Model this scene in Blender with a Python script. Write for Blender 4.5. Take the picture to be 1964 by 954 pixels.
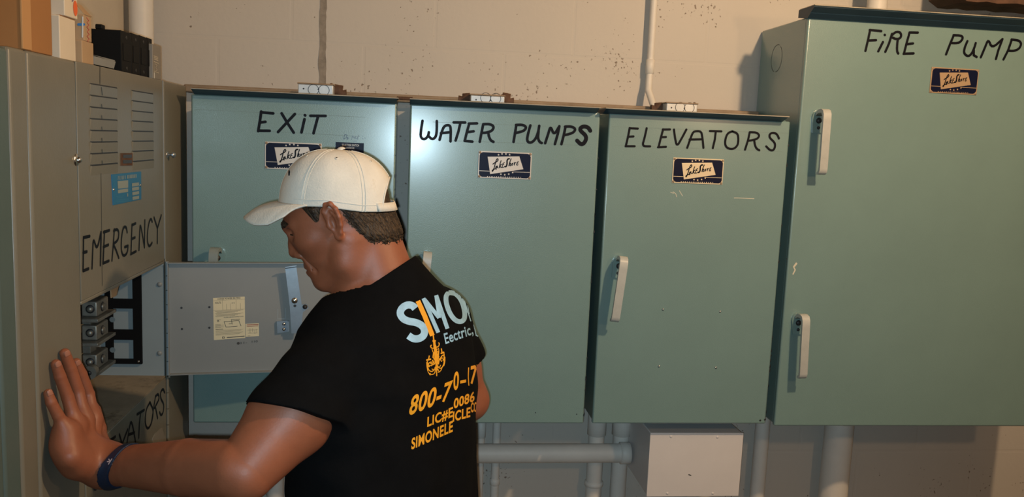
import bpy, bmesh, math, random
import numpy as np
from mathutils import Vector, Matrix
from mathutils.bvhtree import BVHTree

for o in list(bpy.data.objects):
    bpy.data.objects.remove(o)
C = bpy.context.scene
COL = C.collection
ZC = 1.62                      # eye height of the camera
F_PX, PITCH, YAW, ROLL = 1610.0, 0.1271, 0.1200, -0.0421

# ------------------------------------------------------------------ camera
_cp, _sp, _cy, _sy, _cr, _sr = math.cos(PITCH), math.sin(PITCH), math.cos(YAW), math.sin(YAW), math.cos(ROLL), math.sin(ROLL)
_fwd = np.array([_sy * _cp, _cy * _cp, -_sp])
_rt = np.array([_cy, -_sy, 0.0])
_dn = np.cross(_fwd, _rt)
RR = np.array([_cr * _rt + _sr * _dn, -_sr * _rt + _cr * _dn, _fwd])
cam_data = bpy.data.cameras.new('camera')
cam = bpy.data.objects.new('camera', cam_data)
COL.objects.link(cam)
cam_data.sensor_width = 36.0
cam_data.lens = F_PX * 36.0 / 1964.0
cam_data.clip_start = 0.02
M = Matrix.Identity(4)
for i in range(3):
    M[i][0] = RR[0][i]
    M[i][1] = -RR[1][i]
    M[i][2] = -RR[2][i]
M[0][3], M[1][3], M[2][3] = 0, 0, ZC
cam.matrix_world = M
C.camera = cam

# ------------------------------------------------------------------ light
C.view_settings.view_transform = 'Standard'
C.view_settings.look = 'None'
C.view_settings.exposure = 0.0
C.view_settings.gamma = 1.0
C.view_settings.use_curve_mapping = False
w = bpy.data.worlds.new('world')
C.world = w
w.use_nodes = True
w.node_tree.nodes['Background'].inputs[0].default_value = (0.6, 0.75, 1.0, 1)
w.node_tree.nodes['Background'].inputs[1].default_value = 0.008


def lamp(name, loc, energy, col, size):
    d = bpy.data.lights.new(name, 'POINT')
    d.energy = energy
    d.color = col
    d.shadow_soft_size = size
    o = bpy.data.objects.new(name, d)
    o.location = loc
    COL.objects.link(o)
    return o


lamp('ceiling_bulb', (1.22, 0.85, ZC + 0.87), 84.0, (1.0, 0.685, 0.40), 0.035)
lamp('side_bulb', (1.45, 0.20, ZC + 0.30), 17.0, (1.0, 0.62, 0.33), 0.05)
fl = bpy.data.lights.new('phone_flash', 'SPOT')          # the flash falls off towards the corners of the view
fl.energy = 53.0
fl.color = (0.62, 0.86, 1.0)
fl.shadow_soft_size = 0.006
fl.spot_size = math.radians(94)
fl.spot_blend = 1.0
flo = bpy.data.objects.new('phone_flash', fl)
FM_ = M.copy()
FM_.translation = Vector((-0.012, -0.01, ZC - 0.012))
flo.matrix_world = FM_
COL.objects.link(flo)


# ------------------------------------------------------------------ helpers
def ray(px, py):
    return RR.T @ np.array([px - 982.0, py - 477.0, F_PX])


def at(px, py, Y):
    d = ray(px, py)
    d = d / d[1] * Y
    return Vector((d[0], d[1], d[2] + ZC))


def atX(px, py, X):
    d = ray(px, py)
    d = d / d[0] * X
    return Vector((d[0], d[1], d[2] + ZC))


MATS = {}


def mat(name, col, rough=0.5, metal=0.0, var=0.0, vscale=6.0, bump=0.0, bscale=60.0, coat=0.0, spec=0.5,
        dirt=None, dirt_amt=0.0, dirt_scale=4.0, dirt_cut=0.6, sss=0.0):
    if name in MATS:
        return MATS[name]
    m = bpy.data.materials.new(name)
    m.use_nodes = True
    nt = m.node_tree
    b = nt.nodes['Principled BSDF']
    b.inputs['Base Color'].default_value = (*col, 1)
    b.inputs['Roughness'].default_value = rough
    b.inputs['Metallic'].default_value = metal
    b.inputs['Specular IOR Level'].default_value = spec
    if coat:
        b.inputs['Coat Weight'].default_value = coat
        b.inputs['Coat Roughness'].default_value = 0.2
    if sss:
        b.inputs['Subsurface Weight'].default_value = sss
        b.inputs['Subsurface Radius'].default_value = (0.012, 0.004, 0.002)
        b.inputs['Subsurface Scale'].default_value = 1.0
    tc = nt.nodes.new('ShaderNodeTexCoord')
    last = None
    if var:
        n = nt.nodes.new('ShaderNodeTexNoise')
        n.inputs['Scale'].default_value = vscale
        n.inputs['Detail'].default_value = 6
        n.inputs['Roughness'].default_value = 0.65
        nt.links.new(tc.outputs['Object'], n.inputs['Vector'])
        mr = nt.nodes.new('ShaderNodeMapRange')
        mr.inputs[1].default_value = 0.3
        mr.inputs[2].default_value = 0.7
        mr.inputs[3].default_value = 1 - var
        mr.inputs[4].default_value = 1 + var
        nt.links.new(n.outputs['Fac'], mr.inputs[0])
        mx = nt.nodes.new('ShaderNodeMix')
        mx.data_type = 'RGBA'
        mx.blend_type = 'MULTIPLY'
        mx.inputs[0].default_value = 1
        mx.inputs[6].default_value = (*col, 1)
        nt.links.new(mr.outputs[0], mx.inputs[7])
        last = mx.outputs[2]
    if dirt:
        n = nt.nodes.new('ShaderNodeTexNoise')
        n.inputs['Scale'].default_value = dirt_scale
        n.inputs['Detail'].default_value = 9
        n.inputs['Roughness'].default_value = 0.7
        nt.links.new(tc.outputs['Object'], n.inputs['Vector'])
        mr = nt.nodes.new('ShaderNodeMapRange')
        mr.inputs[1].default_value = dirt_cut
        mr.inputs[2].default_value = dirt_cut + 0.08
        mr.inputs[3].default_value = 0
        mr.inputs[4].default_value = dirt_amt
        nt.links.new(n.outputs['Fac'], mr.inputs[0])
        mx = nt.nodes.new('ShaderNodeMix')
        mx.data_type = 'RGBA'
        nt.links.new(mr.outputs[0], mx.inputs[0])
        mx.inputs[6].default_value = (*col, 1)
        if last:
            nt.links.new(last, mx.inputs[6])
        mx.inputs[7].default_value = (*dirt, 1)
        last = mx.outputs[2]
    if last:
        nt.links.new(last, b.inputs['Base Color'])
    if bump:
        n = nt.nodes.new('ShaderNodeTexNoise')
        n.inputs['Scale'].default_value = bscale
        n.inputs['Detail'].default_value = 3
        nt.links.new(tc.outputs['Object'], n.inputs['Vector'])
        bp = nt.nodes.new('ShaderNodeBump')
        bp.inputs['Strength'].default_value = bump
        bp.inputs['Distance'].default_value = 0.002
        nt.links.new(n.outputs['Fac'], bp.inputs['Height'])
        nt.links.new(bp.outputs[0], b.inputs['Normal'])
    MATS[name] = m
    return m


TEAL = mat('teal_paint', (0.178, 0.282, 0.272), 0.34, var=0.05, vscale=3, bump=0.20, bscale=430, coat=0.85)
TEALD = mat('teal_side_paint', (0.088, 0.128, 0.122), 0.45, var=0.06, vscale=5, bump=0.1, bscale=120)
BEIGE = mat('beige_grey_paint', (0.182, 0.170, 0.134), 0.36, var=0.07, vscale=4, bump=0.08, bscale=160)
GREY = mat('light_grey_paint', (0.235, 0.245, 0.24), 0.42, var=0.05, vscale=5)
SHEET = mat('grey_sheet', (0.30, 0.335, 0.345), 0.45, var=0.06)
WHITE = mat('white_pipe_paint', (0.72, 0.68, 0.62), 0.5, var=0.07, vscale=7, bump=0.15, bscale=50, dirt=(0.25, 0.18, 0.12), dirt_amt=0.7, dirt_scale=9, dirt_cut=0.74)
BOXW = mat('white_box_paint', (0.70, 0.66, 0.64), 0.45, var=0.04, bump=0.05)
HOODM = mat('dark_blue_hood_paint', (0.020, 0.045, 0.070), 0.35, spec=0.3)
HOODT = mat('dusty_hood_edge', (0.34, 0.31, 0.25), 0.6, var=0.2, vscale=30)
MARK = mat('black_marker', (0.006, 0.006, 0.010), 0.45, spec=0.12)
PEN = mat('pen_ink', (0.03, 0.05, 0.12), 0.4)
PENF = mat('faded_pen_ink', (0.13, 0.18, 0.28), 0.4)
NAVY = mat('navy_enamel', (0.005, 0.008, 0.030), 0.4, spec=0.15)
CREAM = mat('cream_metal', (0.62, 0.50, 0.36), 0.38, metal=0.35)
STEEL = mat('zinc_steel', (0.36, 0.40, 0.44), 0.36, metal=0.85, var=0.1, vscale=30)
GALV = mat('galvanised_steel', (0.55, 0.57, 0.58), 0.45, metal=0.35, var=0.12, vscale=20)
SCREW = mat('screw_metal', (0.6, 0.6, 0.58), 0.25, metal=1.0)
DARK = mat('dark_metal', (0.02, 0.02, 0.022), 0.5)
BLACKP = mat('black_plastic', (0.003, 0.003, 0.003), 0.6, spec=0.2)
GAP = mat('dark_gap', (0.008, 0.008, 0.010), 0.8)
RUST = mat('rusty_steel', (0.10, 0.05, 0.03), 0.8, var=0.4, vscale=25, bump=0.5, bscale=40)
DUST = mat('dusty_brown_metal', (0.30, 0.22, 0.15), 0.8, var=0.2, vscale=20)
HANDLE = mat('worn_ivory_paint', (0.46, 0.47, 0.44), 0.4, var=0.08, vscale=30, dirt=(0.30, 0.19, 0.08), dirt_amt=0.9, dirt_scale=16, dirt_cut=0.68)
LUG = mat('tarnished_aluminium', (0.30, 0.28, 0.24), 0.45, metal=0.7, var=0.3, vscale=40)
CARD = mat('brown_cardboard', (0.36, 0.165, 0.055), 0.85, var=0.06, vscale=8)
CARD2 = mat('pale_cardboard', (0.45, 0.30, 0.17), 0.85, var=0.08, vscale=10)
CARDW = mat('white_carton', (0.72, 0.62, 0.48), 0.7, var=0.04)
ORANGE = mat('orange_sticker', (0.80, 0.13, 0.02), 0.5)
BLUEP = mat('blue_plate', (0.015, 0.16, 0.34), 0.4)
PAPER = mat('cream_label_paper', (0.70, 0.61, 0.40), 0.6)
INK = mat('printed_ink', (0.05, 0.045, 0.04), 0.6)
INKF = mat('faint_printed_ink', (0.32, 0.27, 0.18), 0.6)
CHIP = mat('bare_metal_scratch', (0.65, 0.60, 0.48), 0.5)


def tag(o, label=None, cat=None, group=None, kind=None):
    if label:
        o['label'] = label
    if cat:
        o['category'] = cat
    if group:
        o['group'] = group
    if kind:
        o['kind'] = kind
    return o


def thing(name, label, cat, loc=(0, 0, 0), group=None):
    o = bpy.data.objects.new(name, None)
    o.empty_display_size = 0.05
    o.location = loc
    COL.objects.link(o)
    return tag(o, label, cat, group)


def adopt(o, parent):
    if parent is not None:
        o.parent = parent
        p = parent
        off = Vector((0, 0, 0))
        while p is not None:
            off += p.location
            p = p.parent
        o.location = o.location - off
    return o


class MB:
    """collects world-space shapes, then links them as ONE mesh object"""

    def __init__(s):
        s.bm = bmesh.new()
        s.mats = []

    def mi(s, m):
        if m not in s.mats:
            s.mats.append(m)
        return s.mats.index(m)

    def faces(s, vs, fs, m, smooth=False):
        i = s.mi(m)
        bv = [s.bm.verts.new(v) for v in vs]
        for f in fs:
            try:
                fc = s.bm.faces.new([bv[k] for k in f])
                fc.material_index = i
                fc.smooth = smooth
            except ValueError:
                pass
        return bv

    def box(s, lo, hi, m, bev=0.0, seg=2):
        b2 = bmesh.new()
        bmesh.ops.create_cube(b2, size=1.0)
        for v in b2.verts:
            v.co = Vector([(lo[k] + hi[k]) / 2 + v.co[k] * (hi[k] - lo[k]) for k in range(3)])
        if bev:
            bmesh.ops.bevel(b2, geom=list(b2.edges), offset=bev, segments=seg, affect='EDGES', profile=0.5)
        b2.normal_update()
        for f in b2.faces:
            f.smooth = bool(bev) and max(abs(f.normal.x), abs(f.normal.y), abs(f.normal.z)) < 0.9999
        s.merge(b2, m, smooth=None)
        return s

    def merge(s, b2, m, smooth=False, mtx=None):
        i = s.mi(m)
        mp = {}
        for v in b2.verts:
            mp[v] = s.bm.verts.new(mtx @ v.co if mtx else v.co)
        for f in b2.faces:
            try:
                nf = s.bm.faces.new([mp[v] for v in f.verts])
                nf.material_index = i
                nf.smooth = f.smooth if smooth is None else smooth
            except ValueError:
                pass
        b2.free()

    def tube(s, pts, r, m, n=20, caps=True):
        pts = [Vector(p) for p in pts]
        rs = r if isinstance(r, (list, tuple)) else [r] * len(pts)
        rings = []
        prev = None
        for k, p in enumerate(pts):
            if k == 0:
                t = pts[1] - p
            elif k == len(pts) - 1:
                t = p - pts[k - 1]
            else:
                t = (pts[k + 1] - p).normalized() + (p - pts[k - 1]).normalized()
            t.normalize()
            if prev is None:
                a = Vector((0, 0, 1)) if abs(t.z) < 0.9 else Vector((1, 0, 0))
                x = t.cross(a).normalized()
            else:
                x = (prev - t * prev.dot(t)).normalized()
            prev = x
            y = t.cross(x)
            rings.append([p + (x * math.cos(q) + y * math.sin(q)) * rs[k] for q in [2 * math.pi * j / n for j in range(n)]])
        vs = [v for rg in rings for v in rg]
        fs = []
        for k in range(len(rings) - 1):
            for j in range(n):
                a, b = k * n + j, k * n + (j + 1) % n
                fs.append((a, b, b + n, a + n))
        s.faces(vs, fs, m, True)
        if caps:
            s.faces(rings[0], [list(range(n))[::-1]], m)
            s.faces(rings[-1], [list(range(n))], m)
        return s

    def prism(s, poly, off, m, smooth=False):
        """poly: list of world points (planar), off: extrusion vector"""
        n = len(poly)
        vs = [Vector(p) for p in poly] + [Vector(p) + Vector(off) for p in poly]
        fs = [list(range(n))[::-1], [n + k for k in range(n)]]
        s.faces(vs, fs, m)
        s.faces(vs, [(k, (k + 1) % n, n + (k + 1) % n, n + k) for k in range(n)], m, smooth)
        return s

    def dome(s, c, nrm, r, h, m, n=14, rings=4):
        c = Vector(c)
        nrm = Vector(nrm).normalized()
        a = Vector((0, 0, 1)) if abs(nrm.z) < 0.9 else Vector((1, 0, 0))
        x = nrm.cross(a).normalized()
        y = nrm.cross(x)
        vs, fs = [], []
        for k in range(rings):
            q = k / rings * math.pi / 2
            for j in range(n):
                t = 2 * math.pi * j / n
                vs.append(c + (x * math.cos(t) + y * math.sin(t)) * r * math.cos(q) + nrm * h * math.sin(q))
        vs.append(c + nrm * h)
        for k in range(rings - 1):
            for j in range(n):
                a, b = k * n + j, k * n + (j + 1) % n
                fs.append((a, b, b + n, a + n))
        for j in range(n):
            fs.append(((rings - 1) * n + j, (rings - 1) * n + (j + 1) % n, rings * n))
        s.faces(vs, fs, m, True)
        return s

    def build(s, name, parent=None, **kw):
        bmesh.ops.recalc_face_normals(s.bm, faces=s.bm.faces)
        me = bpy.data.meshes.new(name)
        s.bm.to_mesh(me)
        s.bm.free()
        for m in s.mats:
            me.materials.append(m)
        o = bpy.data.objects.new(name, me)
        COL.objects.link(o)
        # move the origin to the middle of the bottom
        n = len(me.vertices)
        if n == 0:
            me.vertices.add(1)
            n = 1
        co = np.empty(n * 3)
        me.vertices.foreach_get('co', co)
        co = co.reshape(-1, 3)
        c = Vector(((co[:, 0].min() + co[:, 0].max()) / 2, (co[:, 1].min() + co[:, 1].max()) / 2, co[:, 2].min()))
        me.transform(Matrix.Translation(-c))
        o.location = c
        adopt(o, parent)
        return tag(o, **kw)


def stroke(mb, pts, width, m, nrm, lift=0.0005, end=None):
    """a pen stroke lying on a surface: one flat round-ended ribbon; sharp turns start a new ribbon a hair higher"""
    nrm = Vector(nrm).normalized()
    pts = [Vector(p) for p in pts]
    P = [pts[0]]
    for p in pts[1:]:
        if (p - P[-1]).length > width * .18:
            P.append(p)
    if len(P) == 1:
        P.append(pts[-1] if (pts[-1] - pts[0]).length > 1e-6 else pts[0] + Vector((0, 0, width * .1)))
    runs, cur = [], [P[0]]
    for k in range(1, len(P)):
        cur.append(P[k])
        if k < len(P) - 1:
            a, b = (P[k] - P[k - 1]).normalized(), (P[k + 1] - P[k]).normalized()
            if a.dot(b) < .45:
                runs.append(cur)
                cur = [P[k]]
    runs.append(cur)
    for R_ in runs:
        mb.n_str = getattr(mb, 'n_str', 0) + 1
        up = nrm * (lift + 1.1e-5 * (mb.n_str % 30))
        h = width / 2
        L, Rr = [], []
        for k, p in enumerate(R_):
            d0 = (R_[k] - R_[k - 1]).normalized() if k else (R_[1] - R_[0]).normalized()
            d1_ = (R_[k + 1] - R_[k]).normalized() if k < len(R_) - 1 else d0
            t = (d0 + d1_).normalized()
            sd = nrm.cross(t).normalized()
            q = h / max(.6, sd.dot(nrm.cross(d0).normalized()))
            L.append(p + up + sd * q)
            Rr.append(p + up - sd * q)
        n = len(R_)
        vs = L + Rr
        fs = [(k, k + 1, n + k + 1, n + k) for k in range(n - 1)]
        e0, e1 = (R_[1] - R_[0]).normalized(), (R_[-1] - R_[-2]).normalized()
        s0, s1 = nrm.cross(e0).normalized(), nrm.cross(e1).normalized()
        c0, c1 = [0], [n - 1]
        for j in range(1, 6):
            t = math.pi * j / 6
            vs.append(R_[0] + up + (s0 * math.cos(t) - e0 * math.sin(t)) * h)
            c0.append(len(vs) - 1)
        c0.append(n)
        for j in range(1, 6):
            t = math.pi * j / 6
            vs.append(R_[-1] + up + (s1 * math.cos(t) + e1 * math.sin(t)) * h)
            c1.append(len(vs) - 1)
        c1.append(2 * n - 1)
        mb.faces(vs, fs + [c0, c1], m)


def dot(mb, c, r, m, nrm, lift=0.0005, n=10):
    nrm = Vector(nrm).normalized()
    a = Vector((0, 0, 1)) if abs(nrm.z) < 0.9 else Vector((1, 0, 0))
    x = nrm.cross(a).normalized()
    y = nrm.cross(x)
    c = Vector(c) + nrm * lift
    mb.faces([c + (x * math.cos(t) + y * math.sin(t)) * r for t in [2 * math.pi * j / n for j in range(n)]], [list(range(n))], m)


def smooth_pts(pts, it=2):
    pts = [Vector((p[0], p[1])) for p in pts]
    for _ in range(it):
        q = [pts[0]]
        for a, b in zip(pts, pts[1:]):
            q += [a * 0.75 + b * 0.25, a * 0.25 + b * 0.75]
        q.append(pts[-1])
        pts = q
    return pts


def text_tris(body, extr_edge=0.0, offset=0.0, maxlen=None):
    """vector text as 2-D triangles"""
    cu = bpy.data.curves.new('t', 'FONT')
    cu.body = body
    cu.offset = offset
    cu.space_character = 1.0 + offset * 3
    ob = bpy.data.objects.new('t', cu)
    COL.objects.link(ob)
    bpy.context.view_layer.update()
    dg = bpy.context.evaluated_depsgraph_get()
    me = bpy.data.meshes.new_from_object(ob.evaluated_get(dg))
    bpy.data.objects.remove(ob)
    bpy.data.curves.remove(cu)
    b = bmesh.new()
    b.from_mesh(me)
    bpy.data.meshes.remove(me)
    bmesh.ops.remove_doubles(b, verts=b.verts, dist=1e-5)
    bmesh.ops.triangulate(b, faces=b.faces)
    if maxlen:
        for _ in range(6):
            es = [e for e in b.edges if e.calc_length() > maxlen]
            if not es:
                break
            bmesh.ops.subdivide_edges(b, edges=es, cuts=1)
            bmesh.ops.triangulate(b, faces=b.faces)
    vs = [(v.co.x, v.co.y) for v in b.verts]
    b.verts.index_update()
    fs = [[v.index for v in f.verts] for f in b.faces]
    b.free()
    return vs, fs


def text_on(mb, body, o, ux, uy, m, nrm, size_to=None, lift=0.0006, offset=0.0):
    """text laid on a plane: o = left end of base line, ux = vector over the text's full width, uy = vector of one cap height"""
    vs, fs = text_tris(body, offset=offset)
    x0 = min(v[0] for v in vs)
    x1 = max(v[0] for v in vs)
    y0 = min(v[1] for v in vs)
    y1 = max(v[1] for v in vs)
    nrm = Vector(nrm).normalized()
    o, ux, uy = Vector(o), Vector(ux), Vector(uy)
    mb.faces([o + ux * ((v[0] - x0) / (x1 - x0)) + uy * ((v[1] - y0) / (y1 - y0)) + nrm * lift for v in vs], fs, m)
QUICK = False
# ------------------------------------------------------------------ setting
YW = 2.46                       # face of the block wall
XL = -0.575                     # face of the switchboard
YF = 2.15                       # face of the wall cabinets
NF = (0, -1, 0)
NX = (1, 0, 0)


def wall_material():
    m = mat('painted_block_wall', (0.70, 0.63, 0.54), 0.62)
    nt = m.node_tree
    b = nt.nodes['Principled BSDF']
    tc = nt.nodes.new('ShaderNodeTexCoord')
    sep = nt.nodes.new('ShaderNodeSeparateXYZ')
    nt.links.new(tc.outputs['Object'], sep.inputs[0])
    cmb = nt.nodes.new('ShaderNodeCombineXYZ')
    nt.links.new(sep.outputs[0], cmb.inputs[0])
    nt.links.new(sep.outputs[2], cmb.inputs[1])
    mp = nt.nodes.new('ShaderNodeMapping')
    mp.inputs['Location'].default_value = (0.21, -0.172, 0)
    nt.links.new(cmb.outputs[0], mp.inputs['Vector'])
    br = nt.nodes.new('ShaderNodeTexBrick')
    br.inputs['Scale'].default_value = 1.0
    br.inputs['Brick Width'].default_value = 0.40
    br.inputs['Row Height'].default_value = 0.20
    br.inputs['Mortar Size'].default_value = 0.006
    br.inputs['Mortar Smooth'].default_value = 0.6
    br.inputs['Color1'].default_value = (1, 1, 1, 1)
    br.inputs['Color2'].default_value = (1, 1, 1, 1)
    br.inputs['Mortar'].default_value = (0, 0, 0, 1)
    nt.links.new(mp.outputs[0], br.inputs['Vector'])
    # pits gathered in patches
    vo = nt.nodes.new('ShaderNodeTexNoise')
    vo.inputs['Scale'].default_value = 105
    vo.inputs['Detail'].default_value = 3
    vo.inputs['Roughness'].default_value = 0.5
    nt.links.new(tc.outputs['Object'], vo.inputs['Vector'])
    pa = nt.nodes.new('ShaderNodeTexNoise')
    pa.inputs['Scale'].default_value = 5.5
    pa.inputs['Detail'].default_value = 4
    nt.links.new(tc.outputs['Object'], pa.inputs['Vector'])
    ad = nt.nodes.new('ShaderNodeMath')
    ad.operation = 'MULTIPLY_ADD'
    ad.inputs[1].default_value = 0.62
    nt.links.new(pa.outputs['Fac'], ad.inputs[0])
    nt.links.new(vo.outputs['Fac'], ad.inputs[2])
    pit = nt.nodes.new('ShaderNodeMapRange')
    pit.inputs[1].default_value = 1.035
    pit.inputs[2].default_value = 1.085
    nt.links.new(ad.outputs[0], pit.inputs[0])
    # broad tone
    n2 = nt.nodes.new('ShaderNodeTexNoise')
    n2.inputs['Scale'].default_value = 2.2
    n2.inputs['Detail'].default_value = 5
    nt.links.new(tc.outputs['Object'], n2.inputs['Vector'])
    cr = nt.nodes.new('ShaderNodeMix')
    cr.data_type = 'RGBA'
    cr.inputs[6].default_value = (0.50, 0.455, 0.40, 1)
    cr.inputs[7].default_value = (0.58, 0.535, 0.475, 1)
    nt.links.new(n2.outputs['Fac'], cr.inputs[0])
    dk = nt.nodes.new('ShaderNodeMix')
    dk.data_type = 'RGBA'
    dk.inputs[7].default_value = (0.22, 0.17, 0.13, 1)
    nt.links.new(pit.outputs[0], dk.inputs[0])
    nt.links.new(cr.outputs[2], dk.inputs[6])
    nt.links.new(dk.outputs[2], b.inputs['Base Color'])
    # relief
    fine = nt.nodes.new('ShaderNodeTexNoise')
    fine.inputs['Scale'].default_value = 70
    fine.inputs['Detail'].default_value = 4
    nt.links.new(tc.outputs['Object'], fine.inputs['Vector'])
    h1 = nt.nodes.new('ShaderNodeMath')
    h1.operation = 'MULTIPLY_ADD'
    h1.inputs[1].default_value = -1.3
    nt.links.new(pit.outputs[0], h1.inputs[0])
    f2 = nt.nodes.new('ShaderNodeMath')
    f2.operation = 'MULTIPLY'
    f2.inputs[1].default_value = 0.8
    nt.links.new(fine.outputs['Fac'], f2.inputs[0])
    nt.links.new(f2.outputs[0], h1.inputs[2])
    h2 = nt.nodes.new('ShaderNodeMath')
    h2.operation = 'MULTIPLY_ADD'
    h2.inputs[1].default_value = 0.42
    nt.links.new(br.outputs['Color'], h2.inputs[0])
    nt.links.new(h1.outputs[0], h2.inputs[2])
    bp = nt.nodes.new('ShaderNodeBump')
    bp.inputs['Strength'].default_value = 0.55
    bp.inputs['Distance'].default_value = 0.0016
    nt.links.new(h2.outputs[0], bp.inputs['Height'])
    nt.links.new(bp.outputs[0], b.inputs['Normal'])
    return m


WALL = wall_material()
CONC = mat('grey_concrete', (0.10, 0.095, 0.09), 0.8, var=0.15, vscale=5, bump=0.3, bscale=40)
CEIL = mat('grey_ceiling', (0.14, 0.13, 0.12), 0.8, var=0.1)
XA, XB, YA, ZT = -0.778, 2.9, -1.7, 2.75


def slab(name, lo, hi, m):
    return MB().box(lo, hi, m).build(name, kind='structure')


slab('wall_back', (XA - 0.1, YW, -0.1), (XB + 0.1, YW + 0.15, ZT + 0.1), WALL)
WALLL = mat('cream_side_wall', (0.56, 0.50, 0.41), 0.65, var=0.05, vscale=4, bump=0.4, bscale=70)
DIM = mat('bare_block_wall', (0.16, 0.145, 0.13), 0.85, var=0.15, vscale=5)
slab('wall_left', (XA - 0.15, YA, -0.1), (XA, YW, ZT + 0.1), WALLL)
slab('wall_right', (XB, YA, -0.1), (XB + 0.15, YW, ZT + 0.1), DIM)
slab('wall_front', (XA - 0.1, YA - 0.15, -0.1), (XB + 0.1, YA, ZT + 0.1), DIM)
slab('floor', (XA, YA, -0.1), (XB, YW, 0.0), CONC)
slab('ceiling', (XA, YA, ZT), (XB, YW, ZT + 0.1), CEIL)
# grey caulked joint running up the wall
random.seed(3)
jm = mat('grey_joint_filler', (0.27, 0.235, 0.195), 0.85, var=0.3, vscale=28, bump=0.6, bscale=60)
j0 = at(619, 80, YW)
zz = [1.2 + k * 0.012 for k in range(130)]
lv, rv = [], []
for z in zz:
    wob = 0.0012 * math.sin(z * 61) + random.uniform(-0.0007, 0.0007)
    bulge = 0.0022 if 1.795 < z < 1.835 else 0
    lv.append(Vector((j0.x - 0.0093 - bulge + wob, YW - 0.0012, z)))
    rv.append(Vector((j0.x + 0.0093 + bulge * .6 + wob * .7 + random.uniform(-.0008, .0008), YW - 0.0012, z)))
mb = MB()
n = len(zz)
back = [v + Vector((0, 0.0012, 0)) for v in lv + rv]
mb.faces(lv + rv + back, [(k, k + 1, n + k + 1, n + k) for k in range(n - 1)]
         + [(k, k + 1, 2 * n + k + 1, 2 * n + k) for k in range(n - 1)]
         + [(n + k, n + k + 1, 3 * n + k + 1, 3 * n + k) for k in range(n - 1)], jm)
mb.build('trim_1', kind='structure')

# ------------------------------------------------------------------ lettering strokes read off the photograph's doors
EXIT_S = (350, 130, 450 / 1951, [
    [(655, 365), (648, 420), (630, 528)], [(655, 371), (755, 380)], [(648, 456), (690, 450)], [(632, 524), (725, 525)],
    [(825, 380), (870, 455), (925, 540)], [(935, 385), (860, 465), (795, 535)],
    [(1018, 395), (1021, 397)], [(1015, 428), (990, 538)],
    [(1064, 400), (1190, 401)], [(1128, 405), (1118, 440), (1090, 546)]], 20)
WATER_S = (770, 160, 420 / 1821, [
    [(175, 312), (162, 390), (158, 450), (190, 470), (222, 440), (228, 405)], [(226, 440), (255, 468), (285, 448), (294, 400), (294, 314)],
    [(317, 470), (340, 385), (362, 350), (400, 347), (411, 375), (408, 483)], [(328, 415), (410, 406)],
    [(434, 325), (530, 326)], [(490, 330), (474, 400), (450, 476)],
    [(564, 335), (545, 400), (527, 476)], [(560, 335), (628, 333)], [(550, 406), (600, 399)], [(525, 479), (590, 485)],
    [(680, 340), (668, 400), (651, 486)], [(680, 340), (735, 338), (770, 358), (755, 395), (705, 411), (668, 412)], [(722, 412), (728, 445), (742, 475), (765, 487)],
    [(955, 347), (945, 410), (932, 487)], [(952, 346), (1010, 344), (1040, 365), (1020, 395), (965, 410), (945, 414)],
    [(1072, 350), (1052, 420), (1042, 480), (1072, 498), (1112, 470), (1138, 405), (1146, 350)], [(1140, 400), (1134, 455), (1148, 488), (1167, 497)],
    [(1195, 498), (1222, 415), (1240, 355), (1268, 432), (1313, 357)], [(1313, 357), (1300, 420), (1276, 505)],
    [(1364, 362), (1350, 430), (1330, 506)], [(1360, 360), (1415, 358), (1449, 380), (1430, 410), (1380, 426), (1355, 430)]], 20)
WATER_B = (770, 160, 420 / 1821, [[(1570, 395), (1552, 365), (1510, 356), (1482, 378), (1495, 402), (1530, 430), (1538, 462), (1518, 500), (1492, 510), (1458, 474)]], 30)
ELEV_S = (1130, 180, 430 / 1865, [
    [(337, 285), (325, 350), (305, 434)], [(337, 287), (404, 290)], [(322, 358), (368, 355)], [(303, 437), (378, 437)],
    [(478, 287), (460, 370), (440, 437), (507, 438)],
    [(615, 296), (595, 370), (577, 444)], [(612, 298), (672, 297)], [(597, 362), (638, 360)], [(572, 445), (638, 442)],
    [(705, 298), (714, 370), (730, 440), (770, 370), (808, 298)],
    [(815, 450), (840, 380), (860, 325), (880, 311), (928, 312), (940, 345), (950, 450)], [(835, 381), (942, 379)],
    [(1004, 310), (1099, 313)], [(1053, 313), (1045, 380), (1028, 452)],
    [(1190, 313), (1150, 328), (1130, 385), (1132, 435), (1160, 458), (1202, 460), (1235, 430), (1242, 380), (1235, 330), (1190, 313)],
    [(1335, 322), (1320, 390), (1296, 465)], [(1335, 320), (1390, 321), (1417, 345), (1400, 375), (1350, 388), (1320, 391)], [(1372, 388), (1380, 435), (1395, 460), (1415, 470)],
    [(1578, 372), (1562, 335), (1528, 322), (1499, 337), (1500, 367), (1540, 402), (1548, 432), (1535, 470), (1505, 472), (1470, 436)]], 17)
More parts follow.
